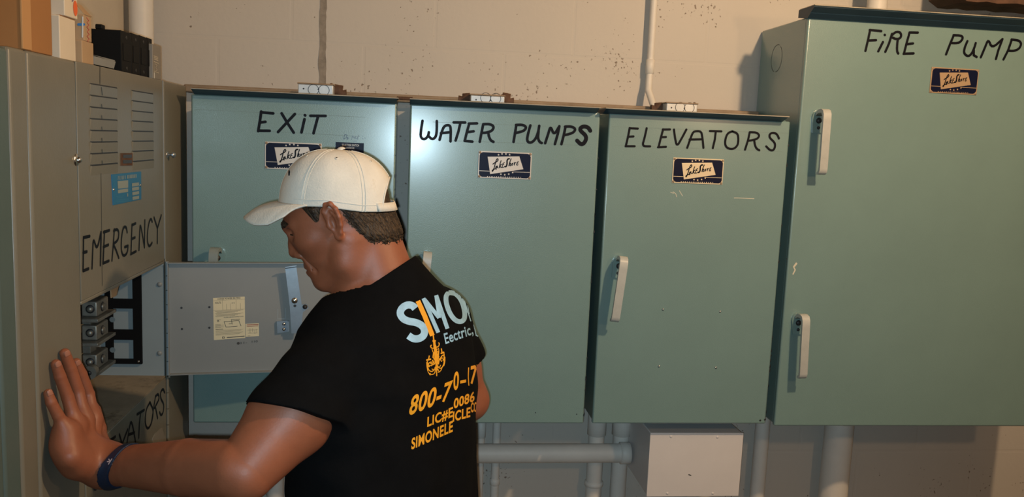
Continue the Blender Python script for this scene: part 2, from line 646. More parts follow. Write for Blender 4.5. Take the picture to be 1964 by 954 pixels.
FIRE_S = (1600, 0, 364 / 1736, [
    [(328, 274), (310, 360), (285, 466)], [(324, 275), (430, 285)], [(312, 371), (382, 368)],
    [(461, 319), (463, 321)], [(445, 385), (402, 470)],
    [(528, 310), (500, 400), (467, 474)], [(525, 325), (560, 292), (600, 293), (615, 325), (598, 355), (560, 358), (535, 345)], [(582, 358), (575, 400), (573, 470), (585, 490)],
    [(688, 300), (660, 400), (637, 490)], [(688, 298), (764, 299)], [(662, 405), (720, 398)], [(634, 492), (725, 489)],
    [(1092, 325), (1060, 400), (1022, 498)], [(1090, 322), (1165, 326), (1177, 352), (1150, 388), (1110, 396), (1075, 394)],
    [(1217, 377), (1190, 440), (1185, 490), (1222, 518), (1255, 495), (1280, 440), (1294, 392)], [(1276, 460), (1275, 505), (1302, 522)],
    [(1340, 524), (1380, 430), (1408, 358), (1442, 444), (1538, 358)], [(1538, 358), (1500, 460), (1478, 540)],
    [(1622, 365), (1590, 460), (1547, 544)], [(1620, 362), (1690, 370), (1712, 402), (1690, 448), (1640, 468), (1592, 464)]], 21)
EMER_S = (0, 320, 370 / 1471, [
    [(635, 540), (632, 790)], [(635, 541), (683, 530)], [(632, 655), (661, 648)], [(632, 795), (674, 778)],
    [(700, 775), (705, 650), (710, 540), (738, 640), (768, 500)], [(768, 500), (764, 750)],
    [(795, 495), (785, 735)], [(788, 500), (833, 485)], [(787, 612), (825, 596)], [(785, 737), (829, 718)],
    [(870, 480), (862, 600), (852, 715)], [(865, 490), (890, 475), (906, 497), (900, 560), (862, 590)], [(862, 590), (885, 640), (904, 695)],
    [(968, 500), (962, 460), (940, 458), (925, 530), (922, 640), (940, 686), (970, 658), (975, 602)], [(950, 613), (975, 603)],
    [(1005, 442), (997, 665)], [(1004, 446), (1033, 432)], [(1000, 552), (1028, 540)], [(995, 667), (1036, 645)],
    [(1058, 635), (1063, 520), (1068, 420), (1100, 615)], [(1100, 615), (1103, 410)],
    [(1159, 420), (1150, 393), (1135, 420), (1122, 500), (1122, 580), (1138, 613), (1158, 580)],
    [(1173, 387), (1199, 470), (1198, 583)], [(1228, 370), (1199, 470)]], 11)
LOWER_S = (60, 640, 300 / 911, [
    [(455, 700), (458, 622)], [(455, 626), (488, 602)], [(512, 590), (528, 645), (560, 560)],
    [(556, 640), (568, 560), (582, 498), (606, 630)], [(566, 590), (600, 578)],
    [(615, 472), (657, 446)], [(636, 460), (628, 530), (625, 608)],
    [(690, 402), (668, 440), (660, 520), (676, 562), (700, 525), (712, 450), (690, 402)],
    [(723, 365), (712, 430), (701, 508)], [(722, 368), (738, 350), (746, 380), (716, 435)], [(722, 430), (735, 494)],
    [(776, 345), (766, 320), (750, 345), (753, 382), (772, 412), (768, 462), (754, 480), (746, 458)]], 9)


def write(name, spec, parent, plane, m=MARK, label=None):
    ox, oy, sc, strokes, wd = spec
    mb = MB()
    for s in strokes:
        s2 = smooth_pts(s, 2) if len(s) > 3 else s
        if plane == 'F':
            pts = [at(ox + p[0] * sc, oy + p[1] * sc, YF) for p in s2]
            stroke(mb, pts, wd * 1.12 * sc * YF / F_PX, m, NF)
        else:
            pts = [atX(ox + p[0] * sc, oy + p[1] * sc, XL) for p in s2]
            stroke(mb, pts, wd * sc * 3.4 / F_PX, m, NX)
    return mb.build(name, parent, label=label)


# ------------------------------------------------------------------ wall cabinets
def nameplate(parent, tl, tr, br, bl, cream):
    P = [at(*p, YF) for p in (tl, tr, br, bl)]
    x0, x1 = (P[0].x + P[3].x) / 2, (P[1].x + P[2].x) / 2
    z1, z0 = (P[0].z + P[1].z) / 2, (P[2].z + P[3].z) / 2
    y = YF - 0.0022

    def uv(px, py):          # position on the plate, read off its close-up
        v = (py - 100 - .0276 * (px - 150)) / 722
        u = (px - 150 + .0555 * (py - 100)) / 1450
        return Vector((x0 + u * (x1 - x0), y, z1 - v * (z1 - z0)))
    mb = MB()
    mb.box((x0, y, z0), (x1, YF, z1), cream, 0.0006, 1)
    W = x1 - x0
    fr = 0.0028
    cc = 0.008
    mb.faces([(x0 + fr + cc, y - .0003, z1 - fr), (x1 - fr - cc, y - .0003, z1 - fr), (x1 - fr - cc * .3, y - .0003, z1 - fr - cc * .3), (x1 - fr, y - .0003, z1 - fr - cc), (x1 - fr, y - .0003, z0 + fr + cc), (x1 - fr - cc * .3, y - .0003, z0 + fr + cc * .3),
              (x1 - fr - cc, y - .0003, z0 + fr), (x0 + fr + cc, y - .0003, z0 + fr), (x0 + fr + cc * .3, y - .0003, z0 + fr + cc * .3), (x0 + fr, y - .0003, z0 + fr + cc), (x0 + fr, y - .0003, z1 - fr - cc), (x0 + fr + cc * .3, y - .0003, z1 - fr - cc * .3)],
             [list(range(12))], NAVY)
    L = Vector((0, -.0006, 0))
    for a, b in (((160, 632), (432, 640)), ((1080, 655), (1525, 665))):
        stroke(mb, [uv(*a), uv(*b)], 0.0012, cream, NF, 0.0005)
    mb.faces([uv(*q) + L for q in ((390, 255), (1250, 235), (1355, 580), (450, 720))], [(0, 1, 2, 3)], cream)
    for sx, sy in ((685, 200), (780, 175), (885, 175), (985, 195), (740, 720), (845, 735), (955, 715), (1060, 670)):
        c = uv(sx, sy) + L * 1.3
        r = 0.0029
        pts = [c + Vector((math.sin(k * math.pi / 5), 0, math.cos(k * math.pi / 5))) * (r if k % 2 == 0 else r * .45) for k in range(10)]
        mb.faces(pts + [c], [(k, (k + 1) % 10, 10) for k in range(10)], cream)
    for k in range(16):
        c = uv(378 + k * 60, 785 + k * 1.1) + L
        hw = (0.0013, 0.001, 0.0015, 0.0008)[k % 4]
        mb.faces([c + Vector((-hw, 0, -.0009)), c + Vector((hw, 0, -.0009)), c + Vector((hw, 0, .0009)), c + Vector((-hw, 0, .0009))], [(0, 1, 2, 3)], cream)
    S = [([(672, 335), (662, 298), (630, 322), (605, 390), (580, 480), (555, 565), (530, 625), (510, 650), (503, 628), (540, 592), (590, 574), (622, 580)], 22),
         ([(530, 452), (548, 432), (590, 408), (635, 385), (675, 340)], 22),
         ([(652, 500), (622, 503), (598, 540), (615, 560), (650, 510), (652, 545), (672, 556)], 20),
         ([(752, 358), (722, 440), (700, 548)], 20), ([(765, 450), (715, 492), (745, 540), (772, 538)], 20),
         ([(840, 408), (802, 428), (788, 462), (828, 458)], 17), ([(798, 465), (775, 502), (788, 542), (826, 528)], 17),
         ([(975, 302), (938, 308), (912, 350), (914, 420), (905, 480), (880, 518), (850, 514)], 32),
         ([(1025, 302), (985, 400), (960, 494)], 20), ([(970, 450), (1005, 408), (1008, 440), (988, 488), (1015, 490)], 20),
         ([(1062, 418), (1038, 440), (1034, 472), (1052, 480), (1074, 450), (1062, 418)], 17),
         ([(1108, 402), (1112, 470)], 18), ([(1108, 440), (1150, 396)], 18),
         ([(1224, 376), (1188, 392), (1182, 422), (1212, 414)], 17), ([(1190, 422), (1168, 452), (1182, 477), (1214, 458)], 17)]
    for pts, wd in S:
        stroke(mb, [uv(p[0], p[1]) for p in smooth_pts(pts, 2)], wd * 1.25 * W / 1450, MARK, NF, 0.0009)
    for sx in (x0 + .004, x1 - .004):
        for sz in (z0 + .004, z1 - .004):
            mb.dome((sx, y, sz), NF, 0.0032, 0.0018, DUST)
    return mb.build('nameplate', parent)


def handle(parent, top, bot, label=None, hm=None):
    """lever: a plate bolted to the door and an arched bar standing off it"""
    out = 0.052
    hm = hm or HANDLE
    a = at(*top, YF - out)
    b = at(*bot, YF - out)
    d = (b - a)
    Ln = d.length
    d.normalize()
    nrm = Vector((0, -1, 0))
    s = d.cross(nrm).normalized()
    base = a + Vector((0, out, 0))
    wd = 0.0215
    prof = [(0.006, .010), (0.018, .0015), (0.034, .0), (0.046, .004), (0.0515, .014), (0.052, .03), (0.052, Ln - .016), (0.050, Ln - .007), (0.043, Ln - .001), (0.034, Ln),
            (0.034, Ln - .006), (0.040, Ln - .009), (0.0435, Ln - .018), (0.0435, .03), (0.043, .018), (0.037, .010), (0.02, .0105), (0.006, .018)]
    mb = MB()
    poly = [base + nrm * o + d * t - s * wd / 2 for o, t in prof]
    n = len(poly)
    off = s * wd
    vs = poly + [p + off for p in poly]
    mb.faces(vs, [(k, (k + 1) % n, n + (k + 1) % n, n + k) for k in range(n)], hm, True)
    # caps as quads between outer and inner outline
    capf = [(k, k + 1, n - 2 - k, n - 1 - k) for k in range(n // 2 - 1)]
    mb.faces(poly, capf, hm)
    mb.faces([p + off for p in poly], capf, hm)
    h = mb.build('handle', parent, label=label)
    me = h.data
    mb = MB()
    pl = []
    for k in range(13):
        t = math.pi * k / 12
        pl.append(base + d * (.022 - .021 * math.sin(t)) + s * .0185 * -math.cos(t))
    pl += [base + d * .062 + s * .0145, base + d * .062 - s * .0145]
    mb.prism(pl, nrm * 0.006, TEAL)
    mb.build('mounting_plate', h)
    for q, r in ((.012, .0045), (.03, .008), (.049, .0045)):
        mb = MB()
        mb.dome(base + d * q + nrm * .006, nrm, r, r * .7, DARK)
        mb.build('bolt', h)
    return h


def hood(mb, x0, x1, z, yf, yb, o=0.034, t=0.0135):
    prof = [(yf + .004, z), (yf - .003, z - .0008), (yf - o, z + t * .72), (yf - o + .001, z + t * .80), (yb, z + t * .80), (yb, z)]
    mb.prism([(x0, p[0], p[1]) for p in prof], (x1 - x0, 0, 0), HOODM)
    top = [(yf - o - .001, z + t * .80), (yf - o - .001, z + t * .95), (yf - o + .003, z + t), (yb, z + t), (yb, z + t * .80)]
    mb.prism([(x0, p[0], p[1]) for p in top], (x1 - x0 + .004, 0, 0), HOODT)


def wall_cabinet(label, x0, x1, z0, z1, yb, hood_x, kind='plain'):
    t = thing('electrical_cabinet', label, 'electrical cabinet', ((x0 + x1) / 2, (YF + yb) / 2, z0), 'grey green electrical cabinets on the wall')
    mb = MB()
    mb.box((x0 + .003, YF + .016, z0 + .003), (x1 - .003, yb, z1 + .004), TEAL, 0.004)
    mb.build('housing', t)
    mb = MB()
    mb.box((x0, YF, z0), (x1, YF + .014, z1 + .001), TEAL, 0.0045, 3)
    d = mb.build('door', t)
    mb = MB()
    if kind == 'fire':
        zt = z1
        prof = [(YF + .004, zt), (YF - .005, zt - .002), (YF - .020, zt + .009), (YF - .021, zt + .011), (YF - .040, zt + .022), (YF - .040, zt + .0235), (YF - .036, zt + .026), (YF + .05, zt + .026), (YF + .05, zt + .006)]
        mb.prism([(hood_x[0], p[0], p[1]) for p in prof], (hood_x[1] - hood_x[0], 0, 0), HOODM)
        mb.box((hood_x[0] + .002, YF - .038, zt + .0262), (hood_x[1], YF + .05, zt + .0285), HOODT)
    else:
        hood(mb, hood_x[0], hood_x[1], z1, YF, YF + .06)
    mb.build('rain_hood', t)
    return t, d


ZB, ZTOP = ZC - 0.749, ZC + 0.0815
exit_t, exit_d = wall_cabinet('grey-green wall cabinet lettered EXIT, behind the man in the white cap', -0.543, -0.046, ZB, ZTOP, YW - .01, (-.534, -.046))
water_t, water_d = wall_cabinet('grey-green wall cabinet lettered WATER PUMPS, right of the man', -0.013, 0.474, ZB, ZTOP, YW - .01, (-.014, .463))
elev_t, elev_d = wall_cabinet('grey-green wall cabinet lettered ELEVATORS with four rivets low on its door', 0.4975, 0.988, ZB, ZTOP, YW - .01, (.480, .964))
fire_t, fire_d = wall_cabinet('tallest grey-green wall cabinet lettered FIRE PUMP, at the right end', 1.013, 1.80, ZC - .755, ZC + .352, YW - .005, (1.008, 1.804), 'fire')

write('lettering', EXIT_S, exit_d, 'F', label='hand-painted black word EXIT')
write('lettering', WATER_S, water_d, 'F', label='hand-painted black words WATER PUMPS')
write('lettering', WATER_B, water_d, 'F', label='thicker black letter S ending WATER PUMPS')
write('lettering', ELEV_S, elev_d, 'F', label='hand-painted black word ELEVATORS')
write('lettering', FIRE_S, fire_d, 'F', label='hand-painted black words FIRE PUMP')
CREAMB = mat('bright_cream_metal', (0.78, 0.66, 0.46), 0.35, metal=0.3)
PALE = mat('pale_metal', (0.62, 0.55, 0.48), 0.4, metal=0.2)
TAN = mat('tan_metal', (0.45, 0.31, 0.19), 0.45, metal=0.2)
nameplate(exit_d, (508, 271), (618, 276), (616, 328), (508, 323.5), PALE)
nameplate(water_d, (917, 289), (1020, 294), (1018, 345), (917, 341), PALE)
nameplate(elev_d, (1291, 302), (1388.5, 306), (1385, 355), (1288, 350.5), CREAMB)
nameplate(fire_d, (1786, 129), (1877, 133), (1872.5, 183), (1782, 177.5), TAN)

# the black notice and pen note on the EXIT door
mb = MB()
q = [at(*p, YF) for p in ((644, 272.5), (698, 275), (697, 310), (643, 307))]
mb.box((q[0].x, YF - .0015, q[2].z), (q[1].x, YF, (q[0].z + q[1].z) / 2), NAVY)
no = at(656, 280, YF)
text_on(mb, 'SELECTOR SWITCH', no + Vector((0, -.0015, 0)), (.042, 0, 0), (0, 0, .0052), PALE, NF)
no = at(663, 285.3, YF)
text_on(mb, 'HANDBOOK', no + Vector((0, -.0015, 0)), (.022, 0, 0), (0, 0, .004), PALE, NF)
mb.build('notice_plate', exit_d)
mb = MB()
sc = 80 / 1526
for s, m_, wd in (([(395, 170), (380, 260), (370, 320)], PEN, 16), ([(395, 170), (450, 155), (490, 195), (465, 265), (375, 325)], PEN, 16),
                  ([(500, 260), (485, 300), (500, 335), (525, 320), (530, 270), (500, 260)], PEN, 16),
                  ([(650, 355), (695, 200), (760, 300), (800, 215)], PENF, 14), ([(800, 215), (790, 290), (850, 300), (930, 180)], PENF, 14), ([(880, 250), (870, 340)], PENF, 12),
                  ([(710, 400), (850, 395)], PENF, 12), ([(1040, 300), (1085, 320)], PENF, 10), ([(1055, 215), (1090, 215)], PENF, 10), ([(1140, 270), (1160, 300)], PENF, 10)):
    stroke(mb, [at(640 + p[0] * sc, 250 + p[1] * sc, YF) for p in s], wd * sc * YF / F_PX, m_, NF)
mb.build('pen_note', exit_d)

# faint pencil guide lines
PENCIL = mat('pencil_line', (0.17, 0.24, 0.225), 0.5)
for d_, lines in ((exit_d, [((375, 210), (700, 225)), ((520, 252), (690, 262))]), (water_d, [((830, 234), (1130, 246)), ((860, 270), (1125, 279))]), (elev_d, [((1175, 243), (1512, 256)), ((1180, 279), (1500, 291))])):
    mb = MB()
    for a, b in lines:
        stroke(mb, [at(*a, YF), at(*b, YF)], 0.0007, PENCIL, NF, 0.0003)
    mb.build('guide_line', d_)

# paint chips and scratches
for pts in ([(1291, 368), (1296, 372), (1298, 378)], [(1303, 366), (1309, 376)], [(1286, 369), (1292, 371)]):
    mb = MB()
    stroke(mb, [at(*p, YF) for p in pts], .0014, CHIP, NF, .0003)
    mb.build('scratch', elev_d)
mb = MB()
stroke(mb, [at(1408, 380, YF), at(1417, 380, YF), at(1446, 381.5, YF)], .0016, CHIP, NF, .0003)
mb.build('scratch', elev_d)
mb = MB()
for pts in ([(1527, 505), (1522, 512), (1525, 518), (1521, 526)], [(1524, 511), (1528, 506)]):
    stroke(mb, [at(*p, YF) for p in pts], .0035, CHIP, NF, .0003)
mb.build('scratch', fire_d)
random.seed(5)
for d_, line, cnt in ((exit_d, ((762, 205), (757, 480)), 14), (water_d, ((1153, 230), (1121, 800)), 18), (elev_d, ((1517, 240), (1470, 805)), 18)):
    for _ in range(cnt):
        f = random.random()
        if d_ is not exit_d:
            f = f ** .6
        x = line[0][0] + (line[1][0] - line[0][0]) * f
        y = line[0][1] + (line[1][1] - line[0][1]) * f
        c = at(x - 1.5, y, YF)
        h = random.uniform(.001, .006) * (1.6 if random.random() < .25 else 1)
        w_ = random.uniform(.0006, .0018)
        k = random.uniform(.2, .6)
        mb = MB()
        mb.faces([c + Vector((0, -.0003, h)), c + Vector((w_, -.0003, k * h)), c + Vector((w_ * .6, -.0003, -h)), c + Vector((-w_, -.0003, -h * k))], [(0, 1, 2, 3)], DARK)
        mb.build('paint_chip', d_)
for d_, cx, cy, r in ((elev_d, 1458, 807, .003), (elev_d, 1467, 805.5, .003), (water_d, 1027, 792, .0016), (water_d, 1106, 795, .0016), (elev_d, 1509, 497, .0014)):
    mb = MB()
    dot(mb, at(cx, cy, YF), r, DARK, NF, .0004, 6)
    mb.build('paint_chip', d_)

handle(elev_t, (1199, 494), (1180, 620), label='lever handle leaning left')
handle(water_t, (821, 485), (807, 612))
handle(exit_t, (409, 477), (406, 604), hm=mat('shaded_handle_paint', (.24, .27, .25), .45, var=.1, vscale=20))  # same type of handle, its shadow put into a darker grey-green colour
handle(fire_t, (1588.5, 208.5), (1579, 336), label='upper lever handle')
handle(fire_t, (1547.5, 606), (1541, 729), label='lower lever handle')
for p in ((1271.5, 594), (1381, 598), (1264, 703), (1373, 705.5)):
    MB().dome(at(*p, YF), NF, .0033, .0028, SCREW).build('rivet', elev_d)
# knock-out ring on the side of the fire pump cabinet
mb = MB()
xs = 1.016
cA = atX(1489.5, 112, xs)
ring = []
for k in range(40):
    t = 2 * math.pi * k / 40
    ring.append(Vector((xs, cA.y + .036 * math.cos(t), cA.z + .038 * math.sin(t))))
for k in range(40):
    if k in (12, 13, 30, 31):
        continue
    stroke(mb, [ring[k], ring[(k + 1) % 40]], .0016, DARK, (-1, 0, 0), .0004)
mb.build('knockout', fire_t)

# ------------------------------------------------------------------ rail, boxes and pipes on the back wall
mb = MB()
zr = ZC + 0.114
mb.box((-0.628, YW - .052, ZTOP + .0145), (1.008, YW - .003, zr + .003), DUST, 0.004)
tag(mb.build('mounting_rail'), 'long dusty brown rail along the wall above the cabinet tops', 'rail')


def handy_box(tl, tr, label, side):
    Y = 2.27
    a, b = at(*tl, Y), at(*tr, Y)
    zb = ZTOP + .0142
    zt = (a.z + b.z) / 2
    t = thing('junction_box', label, 'junction box', ((a.x + b.x) / 2, Y + .03, zb), 'junction boxes on the cabinet tops')
    mb = MB()
    mb.box((a.x, Y, zb), (b.x, Y + .10, zt), GALV, 0.002)
    x0, x1 = a.x, b.x
    W = x1 - x0
    for u in (.44, .74):
        cx, r = x0 + u * W, .0135
        cz = zb + .016
        for k in range(24):
            t0, t1 = 2 * math.pi * k / 24, 2 * math.pi * (k + 1) / 24
            stroke(mb, [(cx + r * math.cos(t0), Y, cz + r * math.sin(t0)), (cx + r * math.cos(t1), Y, cz + r * math.sin(t1))], .0014, DARK, NF, .0004)
    for u in (.16, .58):
        dot(mb, (x0 + u * W, Y, zt - .012), .0022, DARK, NF, .0004)
    mb.build('box_body', t)
    mb = MB()
    mb.box((a.x - .002, Y - .002, zt), (b.x + .002, Y + .104, zt + .003), DUST, .001)
    mb.build('box_cover', t)
    mb = MB()
    mb.dome((b.x - .006, Y + .01, zt + .003), (0, 0, 1), .004, .003, RUST)
    mb.build('cover_screw', t)
    mb = MB()
    if side >= 0:
        mb.tube([(b.x, Y + .05, zb + .02), (b.x + .012, Y + .05, zb + .02), (b.x + .014, Y + .05, zb + .012), (b.x + .03, Y + .05, zb + .012)], [.016, .016, .011, .011], RUST, 14)
    if side <= 0:
        mb.tube([(a.x, Y + .05, zb + .016), (a.x - .012, Y + .05, zb + .016), (a.x - .014, Y + .05, zb + .011), (a.x - .03, Y + .05, zb + .011)], [.014, .014, .011, .011], RUST, 14)
    mb.build('fitting', t)


handy_box((571.5, 160.5), (639, 164), 'small galvanised junction box standing on the EXIT cabinet', 1)
handy_box((903, 182), (968, 185.5), 'small galvanised junction box standing on the WATER PUMPS cabinet', 0)
handy_box((1279, 198), (1338, 200.5), 'small beige junction box standing on the ELEVATORS cabinet', -1)


def pipe(label, px, Y, r, z0, z1, name='conduit_pipe', m=WHITE, couple=(), slope=None):
    t = thing(name, label, 'pipe', (0, 0, 0))
    c = at(*px, Y)
    t.location = (c.x, Y, z0)
    mb = MB()
    mb.tube([(c.x, Y, z0), (c.x, Y, z1)], r, m, 28)
    mb.build('pipe', t)
    for zc_, h in couple:
        mb = MB()
        mb.tube([(c.x, Y, zc_ - h / 2), (c.x, Y, zc_ - h / 2 + .002), (c.x, Y, zc_ + h / 2 - .002), (c.x, Y, zc_ + h / 2)], [r, r * 1.13 + .001, r * 1.13 + .001, r], m, 28, True)
        mb.build('coupling', t)
    return t, c


pipe('thick white pipe running up the wall behind the black breakers', (271, 50), 2.405, .0305, ZC - .12, ZT)
pipe('white pipe rising from the top of the FIRE PUMP cabinet', (1682, 12), 2.36, .0275, ZC + .352, ZT)
t = thing('conduit_pipe', 'thin white conduit running up the wall above the ELEVATORS cabinet', 'pipe', (at(1250, 60, 2.435).x, 2.435, ZC + .1))
c0 = at(1252, 40, 2.435)
cj = at(1249.5, 128, 2.435)
mb = MB()
xk = c0.x
mb.tube([(xk, 2.435, ZT), (xk, 2.435, cj.z - .02), (xk - .001, 2.433, cj.z - .05), (xk - .003, 2.425, cj.z - .07), (xk + .002, 2.40, cj.z - .10), (xk + .004, 2.38, cj.z - .12), (xk + .004, 2.38, ZTOP + .004)], .0098, WHITE, 18)
mb.build('pipe', t)
mb = MB()
mb.tube([(xk, 2.435, cj.z - .021), (xk, 2.435, cj.z - .020), (xk, 2.435, cj.z + .020), (xk, 2.435, cj.z + .021)], [.010, .0125, .0125, .010], WHITE, 18)
mb.build('coupling', t)

zlow = ZC - .752
cb = ZC - 0.918                                     # height of the horizontal pipe
pipe('white pipe under the WATER PUMPS cabinet, nearest the man', (922, 835), 2.43, .0125, 0.0, zlow + .003, couple=[(ZC - .865, .05)])
pipe('slim white pipe under the WATER PUMPS cabinet, second from the man', (952.5, 835), 2.43, .0125, 0.0, zlow + .003, couple=[(ZC - 1.03, .02)])
pipe('white pipe under the gap between WATER PUMPS and ELEVATORS', (1144, 835), 2.425, .0245, 0.0, zlow + .003, couple=[(ZC - .83, .10), (ZC - 1.035, .016)])
pipe('white pipe under the ELEVATORS cabinet beside the white box', (1191, 835), 2.425, .0245, 0.0, zlow + .003, couple=[(ZC - .83, .10)])
pipe('white pipe between the white box and the FIRE PUMP cabinet', (1460, 850), 2.425, .0225, 0.0, zlow + .003)
pipe('widest white pipe under the FIRE PUMP cabinet', (1606, 860), 2.40, .0435, 0.0, ZC - .752, couple=[(ZC - .80, .055)])
pipe('white pipe under the EXIT cabinet, showing below the man\'s arm', (528, 935), 2.42, .0245, 0.0, zlow + .003, couple=[(ZC - .985, .03)])

t = thing('conduit_pipe', 'horizontal white pipe running into the white box', 'pipe', (0.35, 2.375, cb - .03))
mb = MB()
mb.tube([(-.12, 2.372, cb), (.668, 2.372, cb)], .0285, WHITE, 28)
mb.build('pipe', t)
mb = MB()
mb.tube([(.638, 2.372, cb), (.640, 2.372, cb), (.668, 2.372, cb), (.669, 2.372, cb)], [.029, .033, .033, .029], WHITE, 28)
mb.build('connector', t)

YB = 2.19
a, b = at(1241, 831, YB), at(1418, 953, YB)
t = thing('pull_box', 'white metal box with a screwed cover under the ELEVATORS cabinet', 'metal box', ((a.x + b.x) / 2, 2.32, b.z))
x0, x1, z1, z0 = a.x + .010, b.x - .002, a.z, at(1300, 952, YB).z
MB().box((x0 + .002, YB + .004, z0), (x1 - .002, YW - .004, z1 - .002), BOXW, .002).build('box_body', t)
cov = MB().box((x0, YB, z0 - .002), (x1, YB + .004, z1), BOXW, .0012).build('cover', t)
for p in ((1287, 838), (1376, 839), (1280, 947), (1367, 947)):
    MB().dome(at(*p, YB), NF, .004, .002, BOXW).build('cover_screw', cov)
mb = MB()
stroke(mb, [at(1321, 911, YB), at(1325, 912.5, YB)], .003, INK, NF, .0003)
mb.build('scuff', cov)

mb = MB()
cg = at(773, 189, 2.30)
mb.tube([(-.05, 2.30, cg.z), (-.008, 2.30, cg.z)], .0048, RUST, 14)
tag(mb.build('pipe_nipple'), 'short dark pipe bridging the EXIT and WATER PUMPS cabinets near their tops', 'pipe')

# rusty beam under the ceiling at the right
bz = at(1900, 9, 2.20).z
t = thing('steel_beam', 'rusty dark steel beam at the top right above the FIRE PUMP cabinet', 'beam', (2.2, 2.2, bz))
mb = MB()
bx = at(1830, 4, 2.2).x
random.seed(9)
pts0 = [(bx + k * .03, random.uniform(-.003, .003)) for k in range(int((XB - .02 - bx) / .03))]
lo = [Vector((x, 2.19 + .0 * e, bz + .004 + e * .7 + (.018 if k == 0 else 0))) for k, (x, e) in enumerate(pts0)]
n = len(lo)
prs = []
for dy, dz in ((0, 0), (.13, 0), (.13, .012), (0, .012)):
    prs += [v + Vector((0, dy, dz)) for v in lo]
mb.faces(prs, [(a_ * n + k, a_ * n + k + 1, ((a_ + 1) % 4) * n + k + 1, ((a_ + 1) % 4) * n + k) for a_ in range(4) for k in range(n - 1)] + [(0, n, 2 * n, 3 * n)], RUST)
mb.build('flange', t)
MB().box((bx + .03, 2.25, bz + .014), (XB - .01, 2.262, bz + .16), RUST).build('web', t)
MB().box((bx + .03, 2.19, bz + .16), (XB - .01, 2.32, bz + .172), RUST).build('upper_flange', t)
# ------------------------------------------------------------------ switchboard on the left
YN = atX(158, 640, XL).y
hT, hB = atX(318, 503, XL), atX(318, 719, XL)
YH = (hT.y + hB.y) / 2
ZT_O = (atX(158, 577, XL).z + hT.z) / 2 + .002
ZB_O = (hB.z + atX(158, 882, XL).z) / 2
YE = atX(358.5, 400, XL).y
ZS = ZC + .1045
Y0, Y1 = atX(26, 400, XL).y, atX(58, 300, XL).y
XBK = XA + 0.002
swb = thing('switchboard', 'beige-grey switchboard lettered EMERGENCY with one compartment door hanging open', 'switchboard', (XL - .2, 1.76, 0))
mb = MB()
xf = XL - .004
for lo, hi in (((XBK, Y0, 0), (xf, YN, ZS - .002)), ((XBK, YN, ZT_O), (xf, YH, ZS - .002)), ((XBK, YN, 0), (xf, YH, ZB_O)), ((XBK, YH, 0), (xf, YE, ZS - .002)),
               ((XBK, YN, ZB_O), (XL - .18, YH, ZT_O))):
    mb.box(lo, hi, BEIGE)
mb.build('housing', swb)


def panel(name, y0, y1, z0, z1, m=BEIGE, bev=.0035, x=XL, th=.0038, label=None):
    return MB().box((x - th, y0, z0), (x, y1, z1), m, min(bev, th * .49), 3).build(name, swb, label=label)


panel('filler_panel', Y0 + .002, Y1 - .002, .05, ZS, x=XL, th=.02, bev=.006)
panel('cover_panel', Y1 + .002, YN - .0008, .05, ZS, th=.02, bev=.006)
emer = panel('cover_panel', YN + .0008, YH - .006, ZT_O, ZS, label='upper cover panel lettered EMERGENCY')
lowp = panel('cover_panel', YN + .0008, YH - .004, ZB_O - .42, ZB_O - .001, label='lower cover panel lettered ELEVATORS')
panel('end_panel', YH + .006, YE, .05, ZS - .001)
MB().box((XL - .003, YH - .0055, ZT_O + .004), (XL + .0015, YH - .0005, ZS), GREY, .001).build('edge_highlight_strip', swb)  # bevel highlight along the panel edge, put in as a lighter grey strip
write('lettering', EMER_S, emer, 'X', label='hand-painted black word EMERGENCY')
write('lettering', LOWER_S, lowp, 'X', label='hand-painted black letters EVATORS')
# bottom edge of the EMERGENCY panel: folded lip
MB().box((XL - .022, YN + .001, ZT_O - .007), (XL - .0005, YH - .006, ZT_O), BEIGE, .002).build('folded_lip', swb)
mb = MB()
stroke(mb, [atX(*p, XL) for p in ((191.5, 128), (191.5, 160))], .0026, DARK, NX, .0004)
mb.build('seam', emer)
mb = MB()
stroke(mb, [atX(*p, XL) for p in ((193.5, 333), (194.5, 430), (196, 548))], .0017, DARK, NX, .0004)
mb.build('seam', emer)
# louvres
for (xa, ya0, ya1), (xb, yb0, yb1) in (((171.5, 160, 317), (224, 169, 313.5)), ((252, 174, 310), (293, 180, 306.5))):
    for k in range(8):
        f = k / 7
        a = atX(xa + 1.5 * f, ya0 + (ya1 - ya0) * f, XL)
        b = atX(xb + 1.5 * f, yb0 + (yb1 - yb0) * f, XL)
        z = (a.z + b.z) / 2
        y0, y1 = a.y, b.y
        H = .0185
        mb = MB()
        pr_ = .0022
        vs = [(XL, y0, z - H), (XL, y1, z - H), (XL + pr_, y1 - .003, z - .0014), (XL + pr_, y0 + .003, z - .0014), (XL, y0, z), (XL, y1, z)]
        mb.faces(vs, [(0, 1, 2, 3), (0, 3, 4), (1, 5, 2)], BEIGE, False)
        mb.faces([(XL + .0004, y0, z - .0018), (XL + .0004, y1, z - .0018), (XL + .0004, y1, z + .0012), (XL + .0004, y0, z + .0012)], [(0, 1, 2, 3)], DARK)
        mb.faces([(XL + .0005, y0 + .001, z - .0014), (XL + .0005, y1 - .001, z - .0014), (XL + pr_, y1 - .003, z - .0014), (XL + pr_, y0 + .003, z - .0014)], [(0, 1, 2, 3)], DARK)
        if xa < 200:
            ym = y0 + (y1 - y0) * .40
            if k == 0:
                stroke(mb, [(XL + .0015, ym - .004, z - .004), (XL + .0005, ym + .004, z - H + .001)], .0022, DARK, NX, .0008)
            elif k > 1:
                stroke(mb, [(XL + .0004, ym - .001, z + .0065), (XL + .0002, ym + .0015, z + .001)], .0022, DARK, NX, .0009)
        mb.build('louvre', swb)
c = atX(146.5, 307, XL)
mb = MB()
mb.dome(c, NX, .011, .004, SCREW, 18)
mb.dome(c + Vector((.003, 0, 0)), NX, .006, .006, SCREW, 14)
mb.build('lock', swb)
